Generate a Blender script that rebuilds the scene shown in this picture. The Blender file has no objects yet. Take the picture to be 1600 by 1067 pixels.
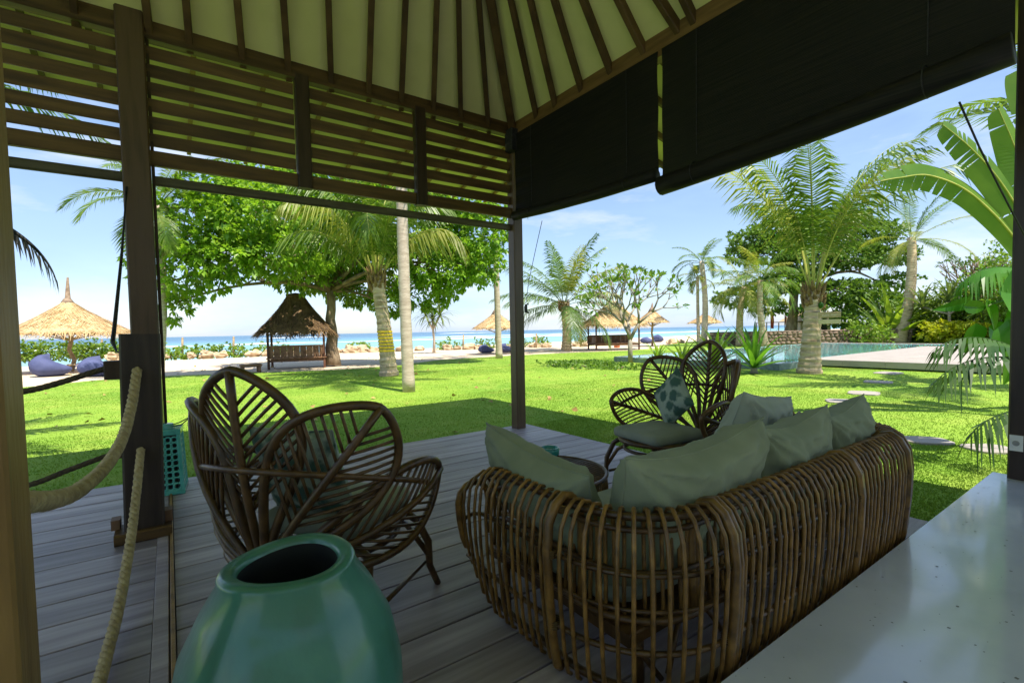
import bpy, math, random
import numpy as np
from mathutils import Vector, Matrix, noise as mnoise
R_ = math.radians
sc = bpy.context.scene
COL = sc.collection
# ------------------------------------------------------------------ camera
CAMH = 1.35
FPX, PPY = 754.94, 548.1
YAW, PITCH, ROLL = R_(35.377), R_(-2.4154), R_(-1.1019)
_f = Vector((math.sin(YAW)*math.cos(PITCH), math.cos(YAW)*math.cos(PITCH), math.sin(PITCH)))
_r0 = Vector((math.cos(YAW), -math.sin(YAW), 0)); _u0 = _r0.cross(_f)
_r = math.cos(ROLL)*_r0 + math.sin(ROLL)*_u0
_u = -math.sin(ROLL)*_r0 + math.cos(ROLL)*_u0
EYE = Vector((0, 0, CAMH))
cam_d = bpy.data.cameras.new('camera'); cam = bpy.data.objects.new('camera', cam_d); COL.objects.link(cam)
cam_d.sensor_width = 36.0; cam_d.lens = FPX/1600*36.0; cam_d.shift_y = (PPY-533.5)/1600
cam_d.clip_start = 0.05; cam_d.clip_end = 20000
cam.matrix_world = Matrix(((_r.x, _u.x, -_f.x, 0), (_r.y, _u.y, -_f.y, 0), (_r.z, _u.z, -_f.z, CAMH), (0, 0, 0, 1)))
sc.camera = cam
# ------------------------------------------------------------------ world, sun, exposure
SUN = Vector((-0.04, 0.42, -0.907)).normalized()       # the way the light travels
EL = math.asin(-SUN.z); AZ = math.atan2(-SUN.x, -SUN.y)
w = bpy.data.worlds.new('World'); sc.world = w; w.use_nodes = True
nt = w.node_tree; nt.nodes.clear()
sky = nt.nodes.new('ShaderNodeTexSky'); sky.sky_type = 'NISHITA'; sky.sun_disc = False
sky.sun_elevation = EL; sky.sun_rotation = AZ; sky.air_density = 1.0; sky.dust_density = 0.5; sky.ozone_density = 1.3
bg = nt.nodes.new('ShaderNodeBackground'); bg.inputs[1].default_value = 0.074
wo = nt.nodes.new('ShaderNodeOutputWorld')
tc = nt.nodes.new('ShaderNodeTexCoord'); mp = nt.nodes.new('ShaderNodeMapping'); mp.inputs['Scale'].default_value = (1.6, 1.6, 5.5)
cn = nt.nodes.new('ShaderNodeTexNoise'); cn.inputs['Scale'].default_value = 1.7; cn.inputs['Detail'].default_value = 7; cn.inputs['Roughness'].default_value = .55
cr = nt.nodes.new('ShaderNodeValToRGB'); cr.color_ramp.elements[0].position = .42; cr.color_ramp.elements[1].position = .74
cr.color_ramp.elements[0].color = (.22, .22, .22, 1); cr.color_ramp.elements[1].color = (.85, .85, .85, 1)
mx = nt.nodes.new('ShaderNodeMixRGB'); mx.inputs[2].default_value = (2.9, 4.2, 6.9, 1)
nt.links.new(tc.outputs['Generated'], mp.inputs[0]); nt.links.new(mp.outputs[0], cn.inputs['Vector'])
nt.links.new(cn.outputs[0], cr.inputs[0]); nt.links.new(cr.outputs[0], mx.inputs[0])
mp3 = nt.nodes.new('ShaderNodeMapping'); mp3.inputs['Scale'].default_value = (1.1, 1.1, 4.2); mp3.inputs['Location'].default_value = (3.3, 1.2, .4)
cn3 = nt.nodes.new('ShaderNodeTexNoise'); cn3.inputs['Scale'].default_value = 2.6; cn3.inputs['Detail'].default_value = 9; cn3.inputs['Roughness'].default_value = .6
cr3 = nt.nodes.new('ShaderNodeValToRGB'); cr3.color_ramp.elements[0].position = .50; cr3.color_ramp.elements[1].position = .72; cr3.color_ramp.elements[1].color = (.7, .7, .7, 1)
mx3 = nt.nodes.new('ShaderNodeMixRGB'); mx3.inputs[2].default_value = (5.6, 5.8, 6.2, 1)
nt.links.new(tc.outputs['Generated'], mp3.inputs[0]); nt.links.new(mp3.outputs[0], cn3.inputs['Vector']); nt.links.new(cn3.outputs[0], cr3.inputs[0]); nt.links.new(cr3.outputs[0], mx3.inputs[0])
nt.links.new(sky.outputs[0], mx.inputs[1]); nt.links.new(mx.outputs[0], mx3.inputs[1]); nt.links.new(mx3.outputs[0], bg.inputs[0]); nt.links.new(bg.outputs[0], wo.inputs[0])
sl = bpy.data.lights.new('sun', 'SUN'); sl.energy = 3.4; sl.angle = R_(0.5); sl.color = (1, .93, .79)
so = bpy.data.objects.new('sun', sl); COL.objects.link(so); so.rotation_euler = SUN.to_track_quat('-Z', 'Y').to_euler()
sc.view_settings.view_transform = 'Standard'; sc.view_settings.look = 'None'
sc.view_settings.exposure = 1.4; sc.view_settings.gamma = 1.0; sc.view_settings.use_curve_mapping = False
sc.render.engine = 'CYCLES'
cy = sc.cycles; cy.max_bounces = 10; cy.diffuse_bounces = 6; cy.glossy_bounces = 3; cy.transmission_bounces = 4; cy.transparent_max_bounces = 6
cy.use_denoising = True; cy.sample_clamp_indirect = 8
# ------------------------------------------------------------------ places
LAWN, SAND, CONC = -0.14, -0.18, 0.14
CX, CYP = 3.92, 5.39                  # the corner post
def ray(px, py): return _f*FPX + _r*(px-800) + _u*(PPY-py)
def G(px, py, z=LAWN): d = ray(px, py); return EYE + d*((z-CAMH)/d.z)
def WX(px, py, X): d = ray(px, py); return EYE + d*(X/d.x)
def WY(px, py, Y): d = ray(px, py); return EYE + d*(Y/d.y)
def DD(px, py, D): d = ray(px, py); return EYE + d*(D/FPX)
def depth(p): return (Vector(p)-EYE).dot(_f)
def pxm(p): return depth(p)/FPX                                  # metres in one photo pixel there
# ------------------------------------------------------------------ materials
MATS = {}
def mat(name, c1, c2=None, scale=4.0, rough=.6, bump=0.0, bscale=None, stretch=(1, 1, 1), spec=.4, trans=0.0, rnd=0.0,
        detail=4, lo=.35, hi=.65, coat=0.0, c3=None, s3=30.0, w3=.5, metal=0.0, tcol=None, ior=1.45, coatr=.08):
    if name in MATS: return MATS[name]
    m = bpy.data.materials.new(name); m.use_nodes = True; t = m.node_tree; n = t.nodes; l = t.links
    b = n['Principled BSDF']; b.inputs['Roughness'].default_value = rough; b.inputs['Specular IOR Level'].default_value = spec
    b.inputs['Coat Weight'].default_value = coat; b.inputs['Coat Roughness'].default_value = coatr; b.inputs['Metallic'].default_value = metal; b.inputs['IOR'].default_value = ior
    c2 = c2 or tuple(min(1, x*1.25) for x in c1)
    co = n.new('ShaderNodeTexCoord'); mpn = n.new('ShaderNodeMapping'); mpn.inputs['Scale'].default_value = stretch
    l.new(co.outputs['Object'], mpn.inputs[0])
    src = mpn.outputs[0]
    if rnd:
        oi = n.new('ShaderNodeObjectInfo'); ad = n.new('ShaderNodeVectorMath'); ad.operation = 'MULTIPLY_ADD'
        cb = n.new('ShaderNodeCombineXYZ')
        for i in range(3): l.new(oi.outputs['Random'], cb.inputs[i])
        ad.inputs[1].default_value = (37, 53, 19); l.new(cb.outputs[0], ad.inputs[0]); l.new(mpn.outputs[0], ad.inputs[2]); src = ad.outputs[0]
    ns = n.new('ShaderNodeTexNoise'); ns.inputs['Scale'].default_value = scale; ns.inputs['Detail'].default_value = detail
    l.new(src, ns.inputs['Vector'])
    rp = n.new('ShaderNodeValToRGB'); rp.color_ramp.elements[0].position = lo; rp.color_ramp.elements[1].position = hi
    rp.color_ramp.elements[0].color = (*c1, 1); rp.color_ramp.elements[1].color = (*c2, 1)
    l.new(ns.outputs[0], rp.inputs[0]); colr = rp.outputs[0]
    if c3:
        n3 = n.new('ShaderNodeTexNoise'); n3.inputs['Scale'].default_value = s3; n3.inputs['Detail'].default_value = 5
        l.new(src, n3.inputs['Vector'])
        r3 = n.new('ShaderNodeValToRGB'); r3.color_ramp.elements[0].position = .5; r3.color_ramp.elements[1].position = .72
        r3.color_ramp.elements[1].color = (w3, w3, w3, 1); l.new(n3.outputs[0], r3.inputs[0])
        m3 = n.new('ShaderNodeMixRGB'); m3.inputs[2].default_value = (*c3, 1); l.new(r3.outputs[0], m3.inputs[0]); l.new(colr, m3.inputs[1]); colr = m3.outputs[0]
    if rnd:
        hs = n.new('ShaderNodeHueSaturation'); mr = n.new('ShaderNodeMapRange'); mr.inputs[3].default_value = 1-rnd; mr.inputs[4].default_value = 1+rnd
        l.new(oi.outputs['Random'], mr.inputs[0]); l.new(mr.outputs[0], hs.inputs['Value']); l.new(colr, hs.inputs['Color']); colr = hs.outputs[0]
    l.new(colr, b.inputs['Base Color'])
    if bump:
        nb = n.new('ShaderNodeTexNoise'); nb.inputs['Scale'].default_value = bscale or scale*3; nb.inputs['Detail'].default_value = 5
        l.new(src, nb.inputs['Vector']); bp = n.new('ShaderNodeBump'); bp.inputs['Strength'].default_value = bump; bp.inputs['Distance'].default_value = .02
        l.new(nb.outputs[0], bp.inputs['Height']); l.new(bp.outputs[0], b.inputs['Normal'])
    if trans:
        tr = n.new('ShaderNodeBsdfTranslucent'); ms = n.new('ShaderNodeMixShader'); ms.inputs[0].default_value = trans
        if tcol:
            mc = n.new('ShaderNodeMixRGB'); mc.blend_type = 'MULTIPLY'; mc.inputs[0].default_value = 1; mc.inputs[2].default_value = (*tcol, 1)
            l.new(colr, mc.inputs[1]); l.new(mc.outputs[0], tr.inputs[0])
        else: l.new(colr, tr.inputs[0])
        l.new(b.outputs[0], ms.inputs[1]); l.new(tr.outputs[0], ms.inputs[2]); l.new(ms.outputs[0], n['Material Output'].inputs[0])
    MATS[name] = m
    return m
# ------------------------------------------------------------------ mesh building
def ortho(d, up=None):
    d = Vector(d).normalized(); up = Vector(up) if up else (Vector((0, 0, 1)) if abs(d.z) < .95 else Vector((0, 1, 0)))
    s = d.cross(up)
    if s.length < 1e-6: s = d.cross(Vector((1, 0, 0)))
    s.normalize(); return s, s.cross(d)
class MB:
    def __init__(s): s.v = []; s.f = []
    def add(s, vs, fs):
        o = len(s.v); s.v += [tuple(q) for q in vs]; s.f += [tuple(i+o for i in q) for q in fs]; return s
    def box(s, c, sz, M=None):
        c = Vector(c); vs = []
        for z in (-.5, .5):
            for y in (-.5, .5):
                for x in (-.5, .5):
                    q = Vector((x*sz[0], y*sz[1], z*sz[2])); vs.append(c + (M @ q if M else q))
        return s.add(vs, [(0, 2, 3, 1), (4, 5, 7, 6), (0, 1, 5, 4), (2, 6, 7, 3), (0, 4, 6, 2), (1, 3, 7, 5)])
    def beam(s, p, q, wd, ht, up=None, ch=.006):
        p = Vector(p); q = Vector(q); a, b = ortho(q-p, up); x, y = wd/2, ht/2; c = min(ch, x*.6, y*.6)
        pr = [(x, y-c), (x-c, y), (-x+c, y), (-x, y-c), (-x, -y+c), (-x+c, -y), (x-c, -y), (x, -y+c)]
        vs = [p+a*i+b*j for i, j in pr] + [q+a*i+b*j for i, j in pr]
        return s.add(vs, [(i, (i+1) % 8, 8+(i+1) % 8, 8+i) for i in range(8)] + [tuple(range(7, -1, -1)), tuple(range(8, 16))])
    def tube(s, pts, rad, n=6, cap=True, closed=False, squash=1.0):
        pts = [Vector(p) for p in pts]; k = len(pts)
        if not hasattr(rad, '__len__'): rad = [rad]*k
        vs = []; a = None
        for i, p in enumerate(pts):
            if closed: d = pts[(i+1) % k]-pts[i-1]
            else: d = pts[min(i+1, k-1)]-pts[max(i-1, 0)]
            if d.length < 1e-9: d = Vector((0, 0, 1))
            d.normalize()
            if a is None: a, b = ortho(d)
            else:
                a = a-d*a.dot(d)
                if a.length < 1e-6: a, _b = ortho(d)
                a.normalize()
            b = a.cross(d)
            for j in range(n):
                t = 2*math.pi*j/n; vs.append(p+(a*math.cos(t)+b*math.sin(t)*squash)*rad[i])
        fs = []
        for i in range(k if closed else k-1):
            i2 = (i+1) % k
            for j in range(n): fs.append((i*n+j, i*n+(j+1) % n, i2*n+(j+1) % n, i2*n+j))
        if cap and not closed: fs += [tuple(range(n-1, -1, -1)), tuple(range((k-1)*n, k*n))]
        return s.add(vs, fs)
    def lathe(s, prof, n=32, c=(0, 0, 0), fn=None):
        c = Vector(c); vs = []
        for r, z in prof:
            for j in range(n):
                t = 2*math.pi*j/n; q = Vector((r*math.cos(t), r*math.sin(t), z)); vs.append(c+(fn(q) if fn else q))
        return s.add(vs, [(i*n+j, i*n+(j+1) % n, (i+1)*n+(j+1) % n, (i+1)*n+j) for i in range(len(prof)-1) for j in range(n)])
    def strip(s, L, Rr):
        k = len(L); return s.add(list(L)+list(Rr), [(i, i+1, k+i+1, k+i) for i in range(k-1)])
    def blob(s, c, rad, seed=0, nu=12, nv=8, amp=.25, fr=1.3, flat=None):
        c = Vector(c); vs = []
        for i in range(nv+1):
            ph = math.pi*i/nv
            for j in range(nu):
                t = 2*math.pi*j/nu; d = Vector((math.sin(ph)*math.cos(t), math.sin(ph)*math.sin(t), math.cos(ph)))
                k = 1+amp*mnoise.noise(d*fr+Vector((seed*7.3, seed*3.1, seed)))
                q = Vector((d.x*rad[0], d.y*rad[1], d.z*rad[2]))*k
                if flat is not None: q.z = max(q.z, flat)
                vs.append(c+q)
        return s.add(vs, [(i*nu+j, (i+1)*nu+j, (i+1)*nu+(j+1) % nu, i*nu+(j+1) % nu) for i in range(nv) for j in range(nu)])
    def mesh(s, name, m, smooth=False):
        me = bpy.data.meshes.new(name); me.from_pydata(s.v, [], s.f)
        if m: me.materials.append(m)
        if smooth: me.polygons.foreach_set('use_smooth', [True]*len(me.polygons))
        me.update(); return me
    def build(s, name, m, parent=None, smooth=False, kind=None, loc=None):
        return link(name, s.mesh(name, m, smooth), parent, kind, loc)
def link(name, me, parent=None, kind=None, loc=None, rz=0.0):
    o = bpy.data.objects.new(name, me); COL.objects.link(o)
    if parent: o.parent = parent
    if kind: o['kind'] = kind
    if loc is not None: o.location = loc
    if rz: o.rotation_euler = (0, 0, rz)
    return o
def tag(o, label, cat, group=None):
    o['label'] = label; o['category'] = cat
    if group: o['group'] = group
    return o
def thing(name, label, cat, loc=(0, 0, 0), rz=0.0, group=None):
    o = bpy.data.objects.new(name, None); COL.objects.link(o); o.empty_display_size = .2
    o.location = loc; o.rotation_euler = (0, 0, rz); return tag(o, label, cat, group)
def copy_tree(o, parent=None):
    c = o.copy(); COL.objects.link(c); c.parent = parent
    for ch in list(o.children): copy_tree(ch, c)
    return c
def np_mesh(name, V, F, m, smooth=False):
    V = np.asarray(V, dtype=np.float32).reshape(-1, 3); F = np.asarray(F, dtype=np.int32); k = F.shape[1]; me = bpy.data.meshes.new(name)
    me.vertices.add(len(V)); me.vertices.foreach_set('co', V.ravel()); me.loops.add(F.size); me.loops.foreach_set('vertex_index', F.ravel())
    me.polygons.add(len(F)); me.polygons.foreach_set('loop_start', np.arange(0, F.size, k, dtype=np.int32))
    if smooth: me.polygons.foreach_set('use_smooth', np.ones(len(F), dtype=bool))
    me.materials.append(m); me.update(calc_edges=True); me.validate(); return me
def nrm(a): return a/np.maximum(np.linalg.norm(a, axis=-1, keepdims=True), 1e-9)
def leaves(cen, out, n, L, W, rng, spread=1.1, up=.3, drop=.25, jit=.0):
    """n leaves round each cluster centre; folded five-point blades."""
    cen = np.repeat(np.asarray(cen, float), n, 0); out = np.repeat(np.asarray(out, float), n, 0); N = len(cen)
    d = nrm(nrm(out) + rng.normal(0, spread, (N, 3)) + np.array([0, 0, up]))
    ref = nrm(rng.normal(0, .45, (N, 3)) + np.array([0, 0, 1.0])); s = nrm(np.cross(d, ref)); nn = np.cross(s, d)
    l = L*rng.uniform(.6, 1.15, (N, 1)); wd = W*rng.uniform(.7, 1.15, (N, 1)); b = cen + rng.normal(0, jit, (N, 3)) + d*l*.1
    g = np.array([0, 0, -1.0])*drop*l
    mid = b+d*l*.58+g*.25; tip = b+d*l+g
    V = np.stack([b, mid-s*wd+nn*wd*.35, tip, mid+s*wd+nn*wd*.35, mid], 1)
    i = np.arange(N)[:, None]*5; F = np.concatenate([i+np.array([[0, 4, 2, 1]]), i+np.array([[0, 3, 2, 4]])], 0)
    return V.reshape(-1, 3), F
def clump_points(clumps, dens, rng, shell=.45):
    """cluster centres in ellipsoids (centre, radii), with the outward direction"""
    C, O = [], []
    for c, rad in clumps:
        c = np.array(c); rad = np.array(rad); n = max(4, int(dens*rad[0]*rad[1]*rad[2]**.5))
        d = nrm(rng.normal(0, 1, (n, 3))); r = rng.uniform(shell, 1, (n, 1))**.5*(1+.18*np.sin(7*d[:, :1]+3*d[:, 1:2]*4))
        C.append(c+d*r*rad); O.append(d/rad)
    return np.concatenate(C), np.concatenate(O)
# ------------------------------------------------------------------ palette
WOOD = mat('dark_stained_wood', (.030, .016, .008), (.058, .032, .016), 3.0, .5, .15, 25, (7, 7, .6), rnd=.2, c3=(.03, .018, .01), s3=3)
WOODX = mat('dark_stained_board', (.062, .032, .010), (.125, .068, .022), 2.5, .5, .15, 25, (.6, 7, 7), rnd=.2, c3=(.03, .018, .01), s3=3)
TAN = mat('light_hardwood', (.21, .115, .030), (.33, .195, .06), 3.5, .5, .2, 20, (3, 3, .6), rnd=.15, c3=(.13, .075, .02), s3=6)
RAFT = mat('rafter_wood', (.055, .028, .009), (.10, .054, .018), 5, .55, .15, 20, rnd=.25)
CEIL = mat('cream_ceiling_board', (.60, .555, .25), (.66, .61, .29), 1.2, .75, .04, 30, c3=(.50, .47, .21), s3=2.2, w3=.5)
ROOFT = mat('roof_covering', (.16, .12, .08), (.28, .22, .14), 6, .9, .5, 30)
DECK = mat('weathered_deck', (.23, .19, .215), (.40, .345, .385), 1.6, .42, .12, 40, (.7, 9, 9), spec=.5, rnd=.20, c3=(.17, .14, .15), s3=2.0, w3=.5, detail=8)
CONCM = mat('polished_terrazzo', (.50, .52, .58), (.61, .63, .70), 1.3, .26, .02, 40, spec=.9, coat=1.0, coatr=.10, c3=(.40, .42, .48), s3=2.2, w3=.6, detail=7)
CHIP = mat('dark_terrazzo_chip', (.05, .05, .05), (.14, .13, .12), 9, .35)
PLAST = mat('house_plaster', (.72, .68, .58), (.78, .74, .64), 2, .8, .05)
BLIND = mat('black_bamboo_blind', (.006, .006, .006), (.016, .014, .011), 5, .6, .1, 30, (1, .3, 18), spec=.2, c3=(.026, .018, .010), s3=14, w3=.4)
CORD = mat('black_cord', (.012, .012, .014), (.03, .028, .03), 30, .6)
ROPE = mat('pale_rope', (.32, .24, .12), (.48, .38, .21), 25, .85, .4, 90)
DROPE = mat('dark_rope', (.055, .042, .024), (.10, .078, .045), 25, .85, .4, 90)  # darker brown than the pale ropes
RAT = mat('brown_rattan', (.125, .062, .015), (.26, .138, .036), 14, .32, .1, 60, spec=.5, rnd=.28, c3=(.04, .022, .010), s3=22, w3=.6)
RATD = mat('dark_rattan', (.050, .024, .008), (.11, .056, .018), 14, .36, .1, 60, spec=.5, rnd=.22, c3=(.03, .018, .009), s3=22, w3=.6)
SEAT = mat('grey_green_canvas', (.22, .245, .20), (.28, .305, .25), 6, .85, .06, 260, c3=(.22, .24, .2), s3=3, w3=.5)
PILL = mat('sage_linen', (.205, .235, .155), (.275, .305, .21), 3.5, .85, .10, 220, c3=(.18, .195, .13), s3=2.5, w3=.5)
PILP = mat('sky_lit_sage_linen', (.30, .33, .27), (.37, .40, .33), 3.5, .85, .08, 220)  # sage linen made lighter; light from the sky put into the colour
GLAZE = mat('green_glaze', (.040, .165, .115), (.085, .265, .215), 2.0, .30, .16, 9, (1.3, 1.3, .9), spec=.5, coat=.45, coatr=.12, c3=(.03, .10, .06), s3=7, w3=.55, detail=6)
NBLACK = mat('matte_near_black', (.012, .014, .013), (.03, .034, .032), 4, .7)  # near-black for openings; stands for shade under the deck and in the lantern
TEAL = mat('teal_ceramic', (.02, .19, .19), (.035, .26, .25), 6, .22, coat=.4)
MINT = mat('mint_glazed_ceramic', (.06, .33, .27), (.11, .42, .35), 6, .25, coat=.4, c3=(.04, .22, .18), s3=10)
WHITEP = mat('white_plastic', (.75, .75, .74), (.8, .8, .79), 4, .35)
GRASSM = mat('lawn_grass', (.145, .27, .028), (.24, .36, .045), .35, .85, .3, 55, spec=.15, c3=(.34, .38, .08), s3=1.4, w3=.4, detail=9, lo=.3, hi=.7)
BLADE = mat('grass_blade', (.155, .285, .030), (.25, .375, .048), .35, .6, spec=.2, trans=.4, c3=(.35, .40, .09), s3=1.4, w3=.4)
SANDM = mat('pale_sand', (.52, .425, .31), (.61, .51, .39), .7, .95, .5, 12, spec=.1, c3=(.58, .48, .36), s3=3.5, w3=.5)
ROCKM = mat('tan_beach_rock', (.36, .26, .16), (.54, .42, .28), 3, .9, .5, 12, rnd=.2)
STONEW = mat('purple_brown_stone', (.13, .085, .065), (.26, .18, .14), 3.5, .85, .4, 15, c3=(.34, .27, .22), s3=5, w3=.6)
MORT = mat('wall_mortar', (.16, .13, .10), (.22, .18, .14), 8, .9)
PALE = mat('pale_pool_stone', (.32, .285, .26), (.37, .335, .305), 2.0, .7, .05, 30, c3=(.26, .23, .205), s3=4)
POOLW = mat('grey_pool_tile', (.15, .20, .20), (.21, .27, .27), 9, .35, rnd=.1)
POOLB = mat('turquoise_pool_lining', (.10, .50, .52), (.16, .58, .60), 3, .5)
THATCH = mat('straw_thatch', (.46, .33, .18), (.64, .49, .30), 9, .95, .5, 40, spec=.1, c3=(.42, .28, .14), s3=16, w3=.6)
THATD = mat('shaded_thatch', (.060, .040, .026), (.125, .085, .055), 9, .95, .5, 40, spec=.1, c3=(.20, .13, .075), s3=13, w3=.5)  # darker copy of the straw thatch; the tree's shade is in the colour
STRAW = mat('straw_fringe', (.50, .35, .17), (.68, .52, .31), 3, .9, spec=.1, trans=.25)
STRAWD = mat('shaded_straw_fringe', (.12, .075, .04), (.26, .17, .09), 3, .9, spec=.1, trans=.2)  # fringe straw darkened, with the tree's shade in its colour
POLE = mat('weathered_pole', (.30, .22, .12), (.42, .32, .19), 6, .8, .3, 30, rnd=.2)
POLED = mat('dark_gazebo_wood', (.075, .030, .018), (.14, .065, .038), 6, .6, .2, 30, rnd=.25)
BENCH = mat('bench_plank', (.16, .085, .045), (.25, .14, .08), 6, .6, .2, 30, rnd=.25)
BAG = mat('lavender_blue_canvas', (.065, .08, .18), (.09, .105, .225), 3, .85, .1, 60, rnd=.12)
BARK = mat('palm_bark', (.40, .30, .18), (.60, .48, .32), 2.2, .9, .7, 10, (.9, .9, 6), c3=(.15, .10, .055), s3=2.6, w3=.8)
BARKG = mat('smooth_grey_bark', (.42, .34, .27), (.58, .49, .41), 2.5, .85, .2, 20, (1, 1, 6), c3=(.26, .20, .15), s3=9, w3=.6)
BARKT = mat('tree_bark', (.15, .105, .065), (.28, .21, .14), 4, .9, .6, 16, (1, 1, .5), c3=(.36, .29, .21), s3=5, w3=.5)
BARKP = mat('plumeria_bark', (.19, .165, .12), (.29, .26, .20), 6, .8, .3, 25, rnd=.1)
FIBRE = mat('palm_leaf_base', (.14, .085, .035), (.27, .18, .08), 9, .9, .5, 30)
RIB = mat('yellow_green_rib', (.30, .34, .06), (.46, .44, .11), 5, .5)
YEL = mat('yellow_tape', (.72, .47, .02), (.80, .56, .04), 5, .6)
def leafm(name, a, b, tr=.35, rough=.42, c3=None, rnd=.15, scale=2.0, spec=.45): return mat(name, a, b, scale, rough, spec=spec, trans=tr, rnd=rnd, c3=c3, s3=6, w3=.6, tcol=(1.25, 1.25, .55))
PALML = leafm('palm_leaflet', (.075, .155, .020), (.15, .24, .034), .38, c3=(.28, .32, .08))
PALMY = leafm('yellowing_palm_leaflet', (.18, .235, .035), (.32, .34, .075), .40, c3=(.45, .40, .15))
PALMD = leafm('blue_green_palm_leaflet', (.075, .15, .035), (.14, .23, .055), .38)
BROAD = leafm('broad_tree_leaf', (.11, .24, .026), (.24, .41, .04), .48, .36, c3=(.42, .54, .06))
FARL = leafm('far_tree_leaf', (.075, .17, .028), (.16, .28, .046), .4, .5, c3=(.26, .36, .06))
BUSH = leafm('hedge_leaf', (.11, .22, .026), (.22, .34, .045), .4, .5, c3=(.36, .42, .07))
CROT = leafm('yellow_croton_leaf', (.30, .36, .02), (.50, .50, .03), .4, .45)
LILY = leafm('sword_leaf', (.070, .19, .022), (.13, .29, .035), .42, .32)
LILYY = leafm('yellow_green_sword_leaf', (.17, .29, .030), (.30, .40, .055), .42, .35)
PADD = leafm('paddle_leaf', (.095, .20, .024), (.15, .26, .036), .45, .38)
NEARL = leafm('glossy_heart_leaf', (.045, .165, .014), (.085, .24, .022), .42, .32)
PAND = leafm('pandanus_leaf', (.09, .145, .045), (.17, .22, .075), .33, .5)
PLUML = leafm('plumeria_leaf', (.10, .20, .025), (.20, .30, .045), .42, .38)
FAKE = mat('near_black_frond', (.016, .018, .016), (.035, .036, .03), 5, .7, trans=.1)  # near-black colour for the hanging frond at the left
TILE = mat('orange_roof_tile', (.46, .17, .07), (.60, .26, .12), 6, .75, .3, 20, rnd=.1)
RED = mat('red_cloth', (.62, .09, .06), (.70, .14, .09), 5, .7)
TERRA = mat('orange_clay', (.50, .15, .06), (.60, .22, .10), 6, .7)
SIGNW = mat('carved_sign_wood', (.34, .25, .13), (.48, .37, .21), 5, .7, .2, 30, (1, 1, 5))
LETT = mat('white_sign_paint', (.78, .75, .66), (.82, .79, .7), 8, .7)

def leafobj(name, V, F, m, parent, kind='stuff'):
    me = np_mesh(name, V, F, m); o = bpy.data.objects.new(name, me); COL.objects.link(o); o.parent = parent
    if kind: o['kind'] = kind
    return o
# ------------------------------------------------------------------ ground, beach, sea
rng = np.random.default_rng(7)
edge = [(-200, 20.5)] + [(-60, 20.8), (-20, 20.9)] + [tuple(G(a, b)[:2]) for a, b in ((20, 606), (60, 603), (130, 596), (200, 590), (300, 586), (400, 582), (470, 580), (540, 577), (620, 571), (690, 562), (790, 556), (870, 552), (930, 549.5), (985, 547.5), (1030, 544))] + [(34, 26), (46, 30), (90, 34), (300, 40)]
def smooth_curve(pts, k=6, amp=.12, seed=1):
    o = []
    for i in range(len(pts)-1):
        a = Vector((*pts[i], 0)); b = Vector((*pts[i+1], 0))
        for j in range(k):
            q = a.lerp(b, j/k); q.y += amp*mnoise.noise(Vector((q.x*1.1, seed, 0)))*2; o.append((q.x, q.y))
    o.append(pts[-1]); return o
edge = smooth_curve(edge)
mb = MB(); n = len(edge)
rows = [-120, -60, -20, 0, 4, 6, 8, 11, 15, None]
for y in rows:
    for ex, ey in edge: mb.v.append((ex, ey if y is None else min(y, ey-.5), LAWN))
for i in range(len(rows)-1):
    for j in range(n-1): mb.f.append((i*n+j, i*n+j+1, (i+1)*n+j+1, (i+1)*n+j))
lawn = mb.build('lawn', GRASSM, kind='structure')
mb = MB(); ys = [-125, 10, 18, 22, 26, 30, 34, 38, 42, 46, 50, 54, 58, 66, 80]; xs = [-400, -120, -60, -40] + [i*2.5 for i in range(-14, 33)] + [100, 160, 400]
for y in ys:
    for x in xs:
        z = SAND + (.05*mnoise.noise(Vector((x*.35, y*.35, 2))) if 20 < y < 50 else 0) - (.02 if y > 22 else 0)
        sh = 41+.18*max(0, x-5)
        if y > sh: z = SAND - min(2.2, (y-sh)*.13)
        mb.v.append((x, y, z))
for i in range(len(ys)-1):
    for j in range(len(xs)-1): a = i*len(xs)+j; mb.f.append((a, a+1, a+1+len(xs), a+len(xs)))
mb.build('beach', SANDM, smooth=True, kind='structure')
# sea: near reef water turquoise, deep water blue
sm = bpy.data.materials.new('sea_water'); sm.use_nodes = True; t = sm.node_tree; b = t.nodes['Principled BSDF']; b.inputs['Roughness'].default_value = .28; b.inputs['Specular IOR Level'].default_value = .35
tcn = t.nodes.new('ShaderNodeTexCoord'); sx = t.nodes.new('ShaderNodeSeparateXYZ'); t.links.new(tcn.outputs['Object'], sx.inputs[0])
nz = t.nodes.new('ShaderNodeTexNoise'); nz.inputs['Scale'].default_value = .012; nz.inputs['Detail'].default_value = 5
mpp = t.nodes.new('ShaderNodeMapping'); mpp.inputs['Scale'].default_value = (.5, 2.2, 1); t.links.new(tcn.outputs['Object'], mpp.inputs[0]); t.links.new(mpp.outputs[0], nz.inputs[0])
ma = t.nodes.new('ShaderNodeMath'); ma.operation = 'MULTIPLY_ADD'; ma.inputs[1].default_value = 190; t.links.new(nz.outputs[0], ma.inputs[0]); t.links.new(sx.outputs[1], ma.inputs[2])
mr = t.nodes.new('ShaderNodeMapRange'); mr.inputs[1].default_value = 150; mr.inputs[2].default_value = 620; t.links.new(ma.outputs[0], mr.inputs[0])
rp = t.nodes.new('ShaderNodeValToRGB'); t.links.new(mr.outputs[0], rp.inputs[0])
for i, (p, c) in enumerate(((0, (.22, .40, .41)), (.30, (.15, .33, .38)), (.55, (.075, .20, .30)), (1, (.04, .125, .22)))):
    e = rp.color_ramp.elements[i] if i < 2 else rp.color_ramp.elements.new(p); e.position = p; e.color = (*c, 1)
t.links.new(rp.outputs[0], b.inputs['Base Color'])
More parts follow.
